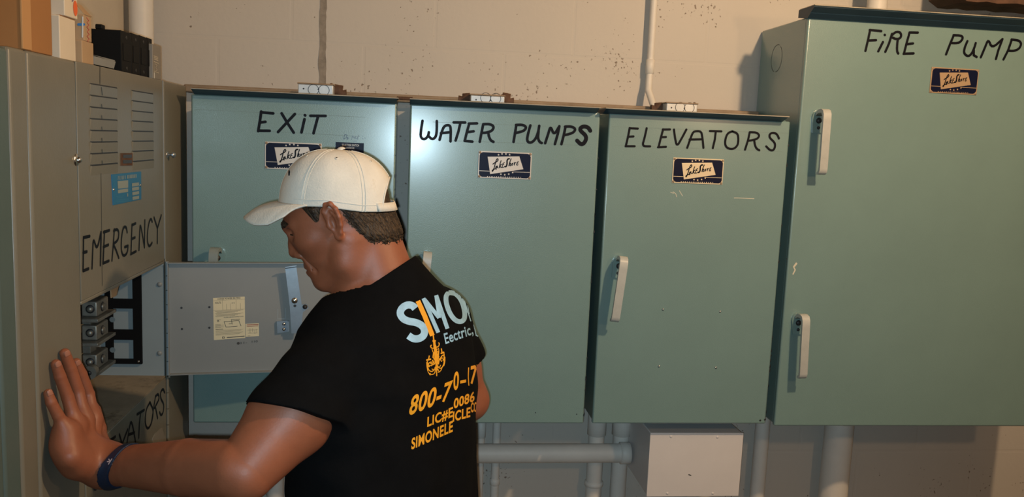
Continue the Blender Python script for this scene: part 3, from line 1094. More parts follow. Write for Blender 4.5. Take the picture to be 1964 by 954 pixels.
c = atX(321, 297, XL)
mb = MB()
mb.dome(c, NX, .008, .003, STEEL)
mb.tube([c, c + Vector((.014, 0, 0))], .003, STEEL, 10)
mb.dome(c + Vector((.012, 0, 0)), NX, .0075, .007, STEEL)
mb.build('knob', swb)


def quadX(mb, pts, m, lift=.0006, th=None):
    P = [atX(*p, XL) for p in pts]
    if th:
        mb.prism(P, (th, 0, 0), m)
    else:
        mb.faces([p + Vector((lift, 0, 0)) for p in P], [(0, 1, 2, 3)], m)


mb = MB()
quadX(mb, ((231, 294), (253, 294), (253, 317.5), (231, 318)), RUST, th=.0015)
quadX(mb, ((234, 297), (251, 296.5), (251, 303), (234, 303)), mat('dark_brown_label', (.03, .018, .01), .4), .002)
quadX(mb, ((234, 307), (251, 307), (251, 313), (234, 314)), mat('dark_brown_label', (.03, .018, .01), .4), .002)
mb.build('small_label', swb)
mb = MB()
sc = 80 / 954
bp = lambda x, y: (205 + x * sc, 320 + y * sc)
quadX(mb, (bp(95, 178), bp(768, 108), bp(772, 745), bp(130, 880)), BLUEP, th=.0015)
PLT = mat('plate_print', (.36, .40, .36), .4, metal=.3)
for q in (((220, 330), (465, 308), (465, 480), (228, 505)), ((226, 530), (463, 500), (463, 575), (230, 610)), ((550, 378), (712, 358), (712, 432), (553, 455)), ((553, 478), (713, 455), (713, 528), (556, 552)),
          ((557, 583), (714, 556), (714, 628), (560, 655)), ((562, 690), (715, 660), (715, 732), (565, 762))):
    quadX(mb, [bp(*p) for p in q], PLT, .0019)
for k in range(6):
    x = 225 + k * 32
    quadX(mb, (bp(x + 8, 212 - k * 2), bp(x + 22, 210 - k * 2), bp(x + 14, 300 - k * 3), bp(x, 302 - k * 3)), PLT, .0019)
for k in range(7):
    x = 442 + k * 32
    quadX(mb, (bp(x, 190 - k * 3), bp(x + 20, 188 - k * 3), bp(x + 20, 270 - k * 3), bp(x, 272 - k * 3)), PLT, .0019)
for y, x1 in ((680, 370), (715, 330), (755, 480), (800, 470)):
    quadX(mb, (bp(190, y), bp(x1, y - 22), bp(x1, y - 12), bp(190, y + 10)), mat('plate_faint', (.05, .22, .36), .4), .0019)
quadX(mb, (bp(440, 610), bp(462, 606), bp(465, 680), bp(445, 685)), PLT, .0019)
for p in (bp(136, 525), bp(745, 425)):
    mb.dome(atX(*p, XL) + Vector((.0015, 0, 0)), NX, .003, .002, SCREW)
mb.build('blue_data_plate', swb)

# inside the open compartment
FLOORD = mat('dusty_partition', (0.26, 0.215, 0.15), 0.8, var=0.25, vscale=9, dirt=(0.10, 0.075, 0.045), dirt_amt=0.9, dirt_scale=5, dirt_cut=0.52)
MB().box((XL - .18, YN, ZB_O), (XL - .001, YH, ZB_O + .002), FLOORD).build('compartment_floor', swb)
INNER = mat('inner_grey_sheet', (0.26, 0.30, 0.31), 0.5, var=.05)
YJ = YH - .004
MB().box((XL - .18, YJ, ZB_O + .002), (XL - .003, YH - .0005, ZT_O - .007), INNER).build('compartment_side', swb)
jl = [at(274, 520, YJ), at(314, 700, YJ)]
Pj = lambda x, y: at(x, y, YJ)
BARR = mat('black_barrier_board', (0.004, 0.004, 0.0045), 0.8, spec=0.15)
mb = MB()
xr0, xr1 = Pj(257, 620).x, Pj(273, 620).x
xl0, xl1 = Pj(207, 620).x - .004, Pj(218, 620).x
zt, zb_ = ZT_O - .008, Pj(240, 697).z
mb.box((xr0, YJ - .008, zb_), (xr1, YJ - .0005, zt), BARR)
mb.box((xl0, YJ - .008, zb_), (xl1, YJ - .0005, zt), BARR)
for a, b in ((573, 591), (632, 651), (688, 697)):
    za, zb2 = Pj(240, b).z, Pj(240, a).z
    mb.box((xl1, YJ - .008, za), (xr0, YJ - .0005, zb2), BARR)
mb.build('insulating_barrier', swb)
WIN = mat('compartment_blue_grey', (0.13, 0.175, 0.20), 0.5)
mb = MB()
for cx, cy in ((218, 612), (218.5, 670)):
    dot(mb, Pj(cx, cy) + Vector((0, -.0085, 0)), .0065, WIN, NF, .0003, 14)
mb.build('barrier_notch', swb)
for p in ((306, 546), (306, 678)):
    MB().dome(Pj(*p), NF, .006, .004, GREY).build('jamb_screw', swb)
MB().dome(Pj(268, 692) + Vector((0, -.008, 0)), NF, .0028, .002, SCREW).build('barrier_screw', swb)
for cy in (588, 633, 688):
    xq = XL - .075
    c = atX(187, cy, xq)
    mb = MB()
    mb.box((xq - .022, c.y - .03, c.z - .016), (xq + .010, c.y + .035, c.z + .016), LUG, .003)
    mb.box((xq - .05, c.y - .05, c.z - .024), (xq + .018, c.y + .055, c.z - .017), LUG, .001)
    mb.box((xq - .06, c.y - .02, c.z + .016), (xq - .006, c.y + .012, c.z + .045), LUG, .001)
    mb.dome((xq + .010, c.y, c.z), NX, .0105, .002, DARK, 16)
    mb.dome((xq + .011, c.y, c.z), NX, .008, .005, LUG, 16)
    mb.dome((xq - .004, c.y - .03, c.z), NF, .009, .003, DARK, 16)
    mb.dome((xq - .004, c.y - .031, c.z), NF, .0065, .005, LUG, 16)
    mb.build('cable_lug', swb)
c = atX(175, 713, XL - .05)
mb = MB()
mb.tube([(c.x, c.y - .012, c.z), (c.x, c.y + .004, c.z)], .014, LUG, 20)
mb.dome((c.x, c.y - .012, c.z), NF, .005, .003, DARK)
mb.build('cable_lug', swb)
mb = MB()
q = [(XL - .02, atX(*p, XL - .02).y, atX(*p, XL - .02).z) for p in ((211, 556), (226, 549), (221, 568), (212, 572))]
mb.prism(q, (.002, 0, 0), CARD2)
mb.build('paper_tab', swb)
# hinge, lower hinge
mb = MB()
zh = ZB_O + .002
for k in range(8):
    h = (ZT_O - ZB_O - .004) / 8
    mb.tube([(XL + .004, YH, zh + k * h + .0008), (XL + .004, YH, zh + (k + 1) * h - .0008)], .0042, SHEET, 12)
mb.build('hinge', swb)
mb = MB()
for k in range(10):
    mb.tube([(XL + .002, YH, ZB_O - .002 - k * .04), (XL + .002, YH, ZB_O - .0392 - k * .04)], .0036, BEIGE, 12)
mb.build('lower_hinge', swb)
mb = MB()
P = [atX(*p, XL) for p in ((291, 862), (292, 842), (297, 832), (310, 821), (314, 836), (318, 842), (319, 862))]
mb.prism(P, (.0012, 0, 0), mat('worn_patch', (.22, .20, .165), .6))
mb.build('cut_out', lowp)
mb = MB()
mb.prism([atX(*p, XL + .002) for p in ((176.5, 927), (191, 929), (180, 942))], (.004, 0, 0), DARK)
mb.build('broken_tab', lowp)

# the open door
ang = math.radians(8.8)
D_O = Vector((XL + .006, YH, 0))
D_X = Vector((math.cos(ang), math.sin(ang), 0))
D_N = Vector((math.sin(ang), -math.cos(ang), 0))
DW = .485


def dl(u, n, z):
    return D_O + D_X * u + D_N * n + Vector((0, 0, z))


def atD(px, py, n=0.0):
    d = Vector(ray(px, py))
    p0 = D_O + D_N * n
    t = (p0 - Vector((0, 0, ZC))).dot(D_N) / d.dot(D_N)
    return Vector((0, 0, ZC)) + d * t


def obox(mb, u0, u1, n0, n1, z0, z1, m):
    mb.prism([dl(u0, n0, z0), dl(u1, n0, z0), dl(u1, n1, z0), dl(u0, n1, z0)], (0, 0, z1 - z0), m)


zdt, zdb = hT.z + .001, hB.z
mb = MB()
obox(mb, 0, DW, -.003, 0, zdb, zdt, GREY)
obox(mb, 0, DW, 0, .014, zdt - .002, zdt, GREY)
obox(mb, 0, DW, 0, .014, zdb, zdb + .002, GREY)
obox(mb, 0, .002, 0, .012, zdb + .002, zdt - .002, GREY)
obox(mb, DW - .002, DW, 0, .014, zdb + .002, zdt - .002, GREY)
door = mb.build('door', swb, label='grey compartment door seen from its inside, swung open')


def quadD(mb, pts, m, n=.0006):
    mb.faces([atD(*p, n) for p in pts], [tuple(range(len(pts)))], m)


ds = 110 / 954
dp = lambda x, y: (400 + x * ds, 560 + y * ds)
mb = MB()
quadD(mb, [dp(75, 105), dp(602, 80), dp(611, 770), dp(88, 805)], PAPER, .0004)


def lineD(mb, a, b, wpx, m, n=.0007):
    A, B = atD(*dp(*a), n), atD(*dp(*b), n)
    stroke(mb, [A, B], wpx * ds * 2.06 / F_PX, m, D_N, 0)


def textD(mb, body, a, b, hpx, m, n=.0007):
    A, B = atD(*dp(*a), n), atD(*dp(*b), n)
    text_on(mb, body, A, B - A, Vector((0, 0, hpx * ds * 2.06 / F_PX)), m, D_N, lift=0, offset=.01)


textD(mb, 'HORSE POWER RATING', (150, 136), (530, 112), 26, INK)
textD(mb, 'VOLTS', (105, 203), (208, 198), 32, INK)
textD(mb, 'A. C.', (385, 198), (440, 194), 22, INK)
for a, b in (((232, 135), (236, 300)), ((366, 190), (370, 295)), ((458, 125), (462, 290)), ((82, 150), (600, 122)), ((85, 312), (600, 286)), ((300, 200), (302, 298)), ((530, 190), (533, 290))):
    lineD(mb, a, b, 4, INKF)
for k in range(8):
    y = 325 + k * 13
    lineD(mb, (108 + (k % 3) * 14, y), (575 - (k % 4) * 45, y - 24), 5, INKF)
textD(mb, 'PROPER SERVICE INSTRUCTION', (255, 438), (580, 416), 16, INK)
for a, b in (((260, 498), (290, 588)), ((258, 498), (385, 490)), ((385, 488), (505, 478)), ((505, 478), (540, 568)), ((290, 588), (480, 572)), ((380, 460), (395, 540)), ((340, 535), (385, 530)), ((390, 462), (520, 455))):
    lineD(mb, a, b, 7, INK)
for k in range(5):
    lineD(mb, (115, 545 + k * 14), (200 + (k % 2) * 50, 540 + k * 14), 6, INKF)
lineD(mb, (140, 470), (200, 465), 8, INKF)
lineD(mb, (150, 500), (158, 470), 8, INK)
lineD(mb, (158, 470), (172, 500), 8, INK)
lineD(mb, (120, 628), (240, 620), 9, INK)
for k in range(6):
    y = 648 + k * 15
    lineD(mb, (120, y), (575 - (k % 3) * 30, y - 26), 5, INKF)
lineD(mb, (230, 752), (262, 750), 8, INK)
lineD(mb, (232, 775), (264, 772), 8, INK)
lineD(mb, (232, 752), (232, 775), 8, INK)
lineD(mb, (262, 750), (264, 772), 8, INK)
lineD(mb, (310, 762), (595, 738), 12, INK)
mb.build('instruction_label', door)
mb = MB()
quadD(mb, [dp(614, 535), dp(836, 522), dp(840, 738), dp(618, 751)], PAPER, .0004)
RED = mat('red_print', (.30, .06, .04), .6)
lineD(mb, (640, 552), (825, 545), 12, RED)
lineD(mb, (640, 576), (825, 570), 7, RED)
for a, b in (((650, 640), (815, 630)), ((690, 610), (692, 690)), ((730, 610), (733, 665)), ((770, 640), (772, 700)), ((800, 625), (803, 680)), ((655, 690), (810, 685)), ((655, 735), (690, 733))):
    lineD(mb, a, b, 6, INKF)
mb.build('small_label', door)
mb = MB()
dot(mb, atD(*dp(495, 858)), .0035, INK, D_N, .0005, 14)
textD(mb, '11-', (535, 872), (640, 862), 38, INK)
textD(mb, '110', (720, 848), (818, 840), 34, INK)
mb.build('stamped_code', door)
for p in ((348, 591), (401.5, 589.5), (349, 631.5), (401.5, 629)):
    mb = MB()
    dot(mb, atD(*p), .0027, DARK, D_N, .0004)
    mb.build('rivet_hole', door)
# latch strap
n1 = .022
mb = MB()
B = [atD(*p, n1) for p in ((547, 516), (568.5, 513), (575, 560), (581, 600), (577, 640), (559, 640), (556, 590), (552, 555))]
mb.prism(B, D_N * -.003, STEEL)
T0 = [atD(*p, n1) for p in ((547, 516), (568.5, 513))]
mb.prism([T0[0], T0[1], T0[1] + D_N * .012 + Vector((0, 0, .004)), T0[0] + D_N * .012 + Vector((0, 0, .004))], (0, 0, .0025), STEEL)
mb.build('latch_strap', door)
mb = MB()
mb.dome(atD(565, 577, n1), D_N, .0075, .005, SCREW, 18)
mb.build('latch_screw', door)
mb = MB()
dot(mb, atD(565.5, 587, n1), .0035, DARK, D_N, .0006)
mb.prism([atD(*p, n1 - .004) for p in ((575, 585), (588, 584), (592, 591), (580, 600))], D_N * -.006, STEEL)
mb.dome(atD(585, 589, n1), D_N, .006, .008, DARK)
mb.build('latch_pivot', door)
mb = MB()
mb.prism([atD(*p, .001) for p in ((531, 616), (553, 614.5), (553.5, 635.5), (532, 638.5))], D_N * .006, STEEL)
mb.prism([atD(*p, .001) for p in ((551.5, 614.5), (554, 614.5), (554.5, 633), (552, 634)) ], D_N * .016, STEEL)
mb.build('latch_bracket', door)
for p in ((544.5, 622), (544.5, 632)):
    MB().dome(atD(*p, .007), D_N, .0042, .003, SCREW).build('bracket_screw', door)
mb = MB()
for a, b in (((533, 593), (532.5, 612)), ((532.5, 612), (548, 611)), ((548, 611), (547.5, 592))):
    stroke(mb, [atD(*a), atD(*b)], .0014, SHEET, D_N, .0004)
mb.build('embossed_tab', door)
obx = MB()
obx.prism([dl(.0, .0, ZB_O), dl(.0, .012, ZB_O), dl(.004, .012, ZB_O), dl(.004, 0, ZB_O)], (0, 0, .002), GREY)
obx.build('hinge_leaf', door)

# grey-green enclosure at the very left
t = thing('metal_enclosure', 'grey-green metal enclosure at the left edge, nearest part of the left bank', 'metal enclosure', (XL - .2, 1.0, 0))
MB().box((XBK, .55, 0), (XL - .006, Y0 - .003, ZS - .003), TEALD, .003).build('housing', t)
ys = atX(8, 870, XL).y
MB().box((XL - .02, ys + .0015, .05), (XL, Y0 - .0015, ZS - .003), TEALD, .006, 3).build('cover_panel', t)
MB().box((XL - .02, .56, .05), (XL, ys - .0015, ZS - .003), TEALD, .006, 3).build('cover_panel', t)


# ------------------------------------------------------------------ things on top of the switchboard
def top_box(name, label, cat, pc, pe, ptop, back, m, setback=.004, mside=None, zbase=None, group=None):
    """block whose near corner sits over px pc and far corner over px pe along the switchboard's front edge"""
    x = XL - setback
    y0 = atX(pc, 100, x).y
    y1 = atX(pe, 120, x).y
    z1 = atX(pc, ptop, x).z
    zb0 = zbase if zbase is not None else ZS
    t = thing(name, label, cat, (x - back / 2, (y0 + y1) / 2, zb0), group)
    mb = MB()
    mb.box((x - back, y0, zb0), (x, y1, z1), m, .0015)
    o = mb.build('carton' if 'box' in name or 'carton' in name else 'body', t)
    return t, o, (x, y0, y1, zb0, z1)


t, o, q = top_box('cardboard_box', 'large brown cardboard box on the near end of the switchboard top', 'cardboard box', 44, 101, -120, .19, CARD)
x, y0, y1, z0, z1 = q
mb = MB()
mb.box((x - .002, y0 - .0015, z0 + .001), (x + .0012, y0 + .028, z1), mat('cardboard_edge', (.50, .27, .11), .8), .0008)
mb.build('corner_fold', t)
t, o, q = top_box('white_carton', 'white carton standing on the switchboard between brown boxes', 'carton', 115.5, 146, 29, .085, CARDW, .010)
x, y0, y1, z0, z1 = q
mb = MB()
mb.box((x - .006, y0 + .003, z1 - .0005), (x + .0008, y1 - .003, z1 + .0006), CARD)
mb.build('open_rim', t)
t, o, q2 = top_box('white_carton', 'white carton with an orange round sticker, laid on another white carton', 'carton', 126, 151, -60, .075, CARDW, .006, zbase=z1 + .0008)
x, y0, y1, z0, z1 = q2
mb = MB()
c = atX(144, 16, x)
n_ = 20
mb.faces([(x + .0006, c.y + .009 * math.cos(2 * math.pi * k / n_), c.z + .013 * math.sin(2 * math.pi * k / n_)) for k in range(n_)], [list(range(n_))], ORANGE)
mb.build('round_sticker', t)
mb = MB()
c = atX(138, 2, x)
stroke(mb, [c, c + Vector((0, .006, .004)), c + Vector((0, .003, .009))], .003, mat('violet_print', (.20, .12, .22), .6), NX, .0006)
mb.build('printed_mark', t)
t, o, q = top_box('small_box', 'small tan box on the switchboard, lower of the stacked pair', 'small box', 158, 180, 77, .06, CARD2, .004)
x, y0, y1, z0, z1 = q
t, o, q = top_box('small_box', 'small opened tan box with red writing, upper of the stacked pair', 'small box', 162, 177, 28, .055, CARD2, .006, zbase=z1 + .0005)
x, y0, y1, z0, z1 = q
mb = MB()
mb.prism([(x, y0, z1), (x, y1, z1), (x - .018, y1, z1 + .020), (x - .018, y0, z1 + .022)], (.0015, 0, 0), CARD2)
mb.build('flap', t)
mb = MB()
RW = mat('red_pencil', (.55, .05, .06), .6)
zz_ = z1 - .004
for k in range(6):
    yy = (y0 + y1) / 2
    stroke(mb, [(x, yy - .006 + (k % 2) * .002, zz_ - k * .008), (x, yy + .005, zz_ - .004 - k * .008), (x, yy - .003, zz_ - .007 - k * .008)], .0011, RW, NX, .0006)
mb.build('red_writing', t)
mb = MB()
BLU = mat('blue_print', (.04, .22, .55), .5)
yq = y0
for a, b in (((149, 47), (162, 47)),):
    A = at(a[0] + 2, a[1], yq)
    B_ = at(b[0] - 1, b[1], yq)
    stroke(mb, [A, B_], .0045, BLU, NF, .0006)
A = at(159, 33, yq)
B_ = at(158.5, 71, yq)
stroke(mb, [A, B_], .0022, mat('white_print', (.75, .75, .72), .6), NF, .0008)
mb.build('blue_label', t)
t = thing('metal_bracket', 'small grey folded metal bracket lying in front of the black breakers', 'bracket', (XL - .02, atX(200, 115, XL).y, ZS))
a0, a1 = atX(181, 118, XL - .003), atX(222, 122, XL - .003)
mb = MB()
y0, y1 = a0.y, a1.y
for lo, hi in (((XL - .04, y0, ZS), (XL - .003, y1 - .01, ZS + .002)),):
    mb.box(lo, hi, STEEL)
mb.prism([(XL - .003, y0, ZS), (XL - .003, y1 - .012, ZS), (XL - .003, y1, ZS + .016), (XL - .003, y0, ZS + .018)], (-.0015, 0, 0), GREY)
mb.box((XL - .04, y0, ZS + .0165), (XL - .003, y1 - .004, ZS + .0185), GREY)
mb.build('folded_sheet', t)


def breaker(label, pc, pe, ptop, setback, back, m=BLACKP, toggle=True):
    t, o, q = top_box('circuit_breaker', label, 'circuit breaker', pc, pe, ptop, back, m, setback, group='black circuit breakers on the switchboard')
    x, y0, y1, z0, z1 = q
    mb = MB()
    H = z1 - z0
    for f in (.12, .5, .88):
        pass
    mb.box((x, y0 + (y1 - y0) * .15, z0 + H * .30), (x + .0010, y1 - (y1 - y0) * .15, z0 + H * .70), m, .0004)
    mb.build('raised_panel', t)
    for f in (.12, .86):
        MB().dome((x, (y0 + y1) / 2, z0 + H * f), NX, .004, .001, DARK).build('terminal_screw', t)
    if toggle:
        mb = MB()
        mb.box((x - back * .60, y0 + .004, z1), (x - back * .44, y0 + .022, z1 + .010), m, .002)
        mb.build('toggle', t)
    return q


breaker('largest black circuit breaker, beside the tan boxes', 233, 252.5, 58, .012, .085)
breaker('slim black circuit breaker, next to the largest one', 253, 268, 63, .012, .07, toggle=False)
breaker('slim black circuit breaker, middle of the row of slim ones', 268.6, 282, 67.5, .012, .07, toggle=False)
breaker('slim black circuit breaker, farthest one, beside the grey device', 282.6, 292, 72, .012, .07, toggle=False)
t, o, q = top_box('relay_module', 'small grey module with printed markings at the far end of the breakers', 'electrical module', 293, 308.5, 84, .03, mat('grey_module', (.24, .22, .19), .6, var=.1), .004)
x, y0, y1, z0, z1 = q
mb = MB()
PR = mat('pale_print', (.52, .46, .36), .6)
W_ = y1 - y0
H_ = z1 - z0
for k in range(3):
    stroke(mb, [(x, y0 + W_ * .08, z0 + H_ * (.66 - k * .045)), (x, y0 + W_ * .62, z0 + H_ * (.655 - k * .045))], .0018, PR, NX, .0005)
fr_ = [(y0 + W_ * .08, z0 + H_ * .50), (y0 + W_ * .68, z0 + H_ * .48), (y0 + W_ * .68, z0 + H_ * .20), (y0 + W_ * .08, z0 + H_ * .22), (y0 + W_ * .08, z0 + H_ * .50)]
stroke(mb, [(x, *p) for p in fr_], .0016, PR, NX, .0005)
stroke(mb, [(x, y0 + W_ * .25, z0 + H_ * .44), (x, y0 + W_ * .5, z0 + H_ * .42), (x, y0 + W_ * .3, z0 + H_ * .34), (x, y0 + W_ * .52, z0 + H_ * .28), (x, y0 + W_ * .3, z0 + H_ * .25)], .0014, PR, NX, .0005)
stroke(mb, [(x, y0 + W_ * .12, z0 + H_ * .16), (x, y0 + W_ * .12, z0 + H_ * .04)], .005, mat('white_print', (.75, .75, .72), .6), NX, .0005)
mb.build('printed_marks', t)
# ------------------------------------------------------------------ the man: implicit surfaces, meshed by surface nets
def smin(a, b, k):
    h = np.clip(0.5 + 0.5 * (b - a) / k, 0, 1)
    return b + (a - b) * h - k * h * (1 - h)


class Field:
    def __init__(s):
        s.p = []

    def add(s, fn, c, r, k=0.01, op='u'):
        s.p.append((fn, np.array(c, float), float(r), k, op))
        return s

    def caps(s, a, b, ra, rb, k=0.01, op='u'):
        a, b = np.array(a, float), np.array(b, float)
        ab = b - a
        L2 = ab @ ab

        def fn(P):
            pa = P - a
            t = np.clip((pa @ ab) / L2, 0, 1)
            d = pa - t[:, None] * ab
            return np.sqrt((d * d).sum(1)) - (ra + (rb - ra) * t)
        return s.add(fn, (a + b) / 2, np.sqrt(L2) / 2 + max(ra, rb), k, op)

    def chain(s, pts, rs, k=0.008, op='u'):
        for i in range(len(pts) - 1):
            s.caps(pts[i], pts[i + 1], rs[i], rs[i + 1], k, op)
        return s

    def ell(s, c, r, k=0.01, op='u', B=None):
        c, r = np.array(c, float), np.array(r, float)
        B_ = None if B is None else np.array(B, float)       # rows = local axes

        def fn(P):
            q = P - c
            if B_ is not None:
                q = q @ B_.T
            k0 = np.sqrt(((q / r) ** 2).sum(1))
            k1 = np.sqrt(((q / (r * r)) ** 2).sum(1)) + 1e-9
            return k0 * (k0 - 1) / k1
        return s.add(fn, c, r.max(), k, op)

    def eval(s, P, cc=None, cr=None):
        d = np.full(len(P), 1.0)
        for fn, c, r, k, op in s.p:
            if cc is not None and np.linalg.norm(c - cc) - r - cr > k + 0.02:
                continue
            v = fn(P)
            if op == 'u':
                d = smin(d, v, k)
            elif op == 's':
                d = -smin(-d, v, k)
            else:
                d = -smin(-d, -v, k)
        return d


CORN = np.array([(i, j, k) for i in (0, 1) for j in (0, 1) for k in (0, 1)])
EDG = [(a, b) for a in range(8) for b in range(a + 1, 8) if np.abs(CORN[a] - CORN[b]).sum() == 1]


def surface(f, lo, hi, h, B=20):
    lo, hi = np.array(lo, float), np.array(hi, float)
    nb = np.ceil((hi - lo) / (h * B)).astype(int)
    g = np.stack(np.meshgrid(*[np.arange(q) for q in nb], indexing='ij'), -1).reshape(-1, 3)
    cen = lo + (g + .5) * h * B
    half = h * B * 0.8661
    dc = f(cen, None, None)
    act = g[np.abs(dc) < half * 1.25 + 0.012]
    S = int(nb.max() * B + 4)
    V, K, Fq = [], [], []
    l3 = np.stack(np.meshgrid(*[np.arange(B + 1)] * 3, indexing='ij'), -1)
    for b in act:
        base = b * B
        P = (lo + (base + l3) * h).reshape(-1, 3)
        c = lo + (base + B / 2) * h
        D = f(P, c, half).reshape(B + 1, B + 1, B + 1)
        sg = D < 0
        if sg.all() or not sg.any():
            continue
        cs = [sg[o[0]:B + o[0], o[1]:B + o[1], o[2]:B + o[2]] for o in CORN]
        tot = sum(x.astype(np.int8) for x in cs)
        ci = np.argwhere((tot > 0) & (tot < 8))
        acc = np.zeros((len(ci), 3))
        cnt = np.zeros(len(ci))
        for a, e in EDG:
            A, E = ci + CORN[a], ci + CORN[e]
            da, de = D[A[:, 0], A[:, 1], A[:, 2]], D[E[:, 0], E[:, 1], E[:, 2]]
            m = (da < 0) != (de < 0)
            t = np.where(m, da / np.where(m, da - de, 1), 0)
            acc += np.where(m[:, None], A + (E - A) * t[:, None], 0)
            cnt += m
        V.append(lo + (base + acc / cnt[:, None]) * h)
        gi = base + ci + 1
        K.append((gi[:, 0] * S + gi[:, 1]) * S + gi[:, 2])
        for ax in range(3):
            u, v = (ax + 1) % 3, (ax + 2) % 3
            o = np.zeros(3, int)
            o[ax] = 1
            s0 = sg[:B, :B, :B]
            s1 = sg[o[0]:B + o[0], o[1]:B + o[1], o[2]:B + o[2]]
            for val in (True, False):
                e = np.argwhere((s0 == val) & (s1 != val))
                if not len(e):
                    continue
                eg = base + e + 1
                du, dv = np.zeros(3, int), np.zeros(3, int)
                du[u], dv[v] = 1, 1
                q = [eg, eg - du, eg - du - dv, eg - dv]
                if val is False:
                    q = q[::-1]
                Fq.append(np.stack([(x[:, 0] * S + x[:, 1]) * S + x[:, 2] for x in q], 1))
    V, K, Fq = np.concatenate(V), np.concatenate(K), np.concatenate(Fq)
    o = np.argsort(K)
    V, K = V[o], K[o]
    ix = np.searchsorted(K, Fq)
    ix = np.clip(ix, 0, len(K) - 1)
    ok = (K[ix] == Fq).all(1)
    return V, ix[ok]


def np_mesh(name, V, Fq, m, parent=None, smooth_it=0):
    if smooth_it:
        for _ in range(smooth_it):
            s_ = np.zeros_like(V)
            c_ = np.zeros(len(V))
            for a in range(4):
                b = (a + 1) % 4
                np.add.at(s_, Fq[:, a], V[Fq[:, b]])
                np.add.at(c_, Fq[:, a], 1)
                np.add.at(s_, Fq[:, b], V[Fq[:, a]])
                np.add.at(c_, Fq[:, b], 1)
            V = V * .5 + s_ / np.maximum(c_, 1)[:, None] * .5
    me = bpy.data.meshes.new(name)
    me.vertices.add(len(V))
    me.vertices.foreach_set('co', V.astype(np.float32).ravel())
    me.loops.add(len(Fq) * 4)
    me.loops.foreach_set('vertex_index', Fq.astype(np.int32).ravel())
    me.polygons.add(len(Fq))
    me.polygons.foreach_set('loop_start', np.arange(0, len(Fq) * 4, 4, dtype=np.int32))
    me.polygons.foreach_set('loop_total', np.full(len(Fq), 4, dtype=np.int32))
    me.update(calc_edges=True)
    me.polygons.foreach_set('use_smooth', np.ones(len(Fq), bool))
    me.validate()
    me.materials.append(m)
    o = bpy.data.objects.new(name, me)
    COL.objects.link(o)
    adopt(o, parent)
    return o


def A3(px, py, Y):
    return np.array(at(px, py, Y))


def A3X(px, py, X):
    return np.array(atX(px, py, X))


HP = math.radians(20)
HC = A3(660, 428, 1.52)
HF = np.array([-math.cos(HP), 0, -math.sin(HP)])
HL = np.array([0, -1.0, 0])
HU = np.array([-math.sin(HP), 0, math.cos(HP)])
HB = np.array([HF, HL, HU])


def H(f, l, u):
    """head coordinates (forward, left, up) in mm to the world"""
    return HC + (HF * f + HL * l + HU * u) * .001


def HLOC(P):
    return (P - HC) @ HB.T * 1000


mmv = lambda *r: np.array(r) * .001
head = Field()
head.ell(H(2, 0, 34), mmv(92, 75, 84), .012, B=HB)
head.ell(H(44, 0, 10), mmv(54, 64, 46), .02, B=HB)
head.ell(H(46, 0, -22), mmv(45, 57, 58), .02, B=HB)
for s_ in (-1, 1):
    head.caps(H(14, s_ * 56, -36), H(20, s_ * 51, -62), .013, .014, .02)
    head.caps(H(20, s_ * 51, -62), H(62, s_ * 19, -88), .015, .016, .02)
    head.ell(H(58, s_ * 42, -8), mmv(24, 21, 17), .018, B=HB)
    head.caps(H(76, s_ * 40, 27), H(93, s_ * 8, 26), .0085, .0105, .012)
head.ell(H(46, 0, -82), mmv(34, 34, 25), .02, B=HB)
head.ell(H(69, 0, -86), mmv(17, 20, 17.5), .012, B=HB)
head.ell(H(66, 0, -56), mmv(23, 28, 25), .014, B=HB)
# nose
head.caps(H(86, 0, 12), H(95, 0, -9), .0085, .0095, .010)
head.caps(H(95, 0, -9), H(99.5, 0, -22), .0095, .0108, .008)
for s_ in (-1, 1):
    head.ell(H(90, s_ * 12, -27), mmv(11, 7.5, 8.5), .007, B=HB)
# lips
for s_ in (-1, 1):
    head.caps(H(84.5, s_ * 3, -53.5), H(74, s_ * 22, -58), .0065, .004, .007)
    head.caps(H(84, s_ * 3, -64.5), H(73, s_ * 21, -60.5), .0068, .004, .007)
    head.caps(H(92.5, s_ * .5, -59), H(77, s_ * 25, -60), .0016, .0012, .004, 's')
    # eye sockets and eyes
    head.ell(H(94, s_ * 32, 12), mmv(13, 17, 10), .010, 's', B=HB)
    head.ell(H(74.5, s_ * 32, 12), mmv(13, 13, 13), .003, B=HB)
    head.caps(H(86, s_ * 20, 10.5), H(83, s_ * 43, 9.5), .0014, .0012, .003, 's')
    head.caps(H(95, s_ * 8, -35), H(91, s_ * 10, -33), .003, .003, .003, 's')
    # fold from nose to mouth, and from mouth to jaw
    head.caps(H(85, s_ * 21, -28), H(71, s_ * 33, -62), .0022, .002, .008, 's')
head0 = Field()
head0.p = list(head.p)
# ears
for s_ in (-1, 1):
    e = lambda f, l, u: H(f, s_ * l, u)
    helix = [e(17, 73, 20), e(18, 77, 34), e(11, 81, 44.5), e(2, 85, 44), e(-4, 88, 33), e(-5, 87, 18), e(-3, 84, 4), e(2, 80, -8), e(7, 76, -14)]
    head.ell(e(7, 77, 17), mmv(12.5, 5, 28), .006, B=HB)
    head.chain(helix, [.0026, .0034, .0038, .0040, .0040, .0038, .0034, .0032, .0026], .003)
    head.ell(e(10, 75, -12), mmv(5, 3.5, 7), .005, B=HB)
    head.ell(e(9, 83, 10), mmv(6, 6, 13), .0035, 's', B=HB)
    head.ell(e(9, 84, 33), mmv(7, 3.5, 6), .003, 's', B=HB)
    head.chain([e(6, 82, 31), e(1, 84, 22), e(1, 82, 6), e(5, 79, -3)], [.0022, .0028, .0028, .0024], .003)
    head.ell(e(17, 76, 8), mmv(4.5, 4.2, 6), .004, B=HB)

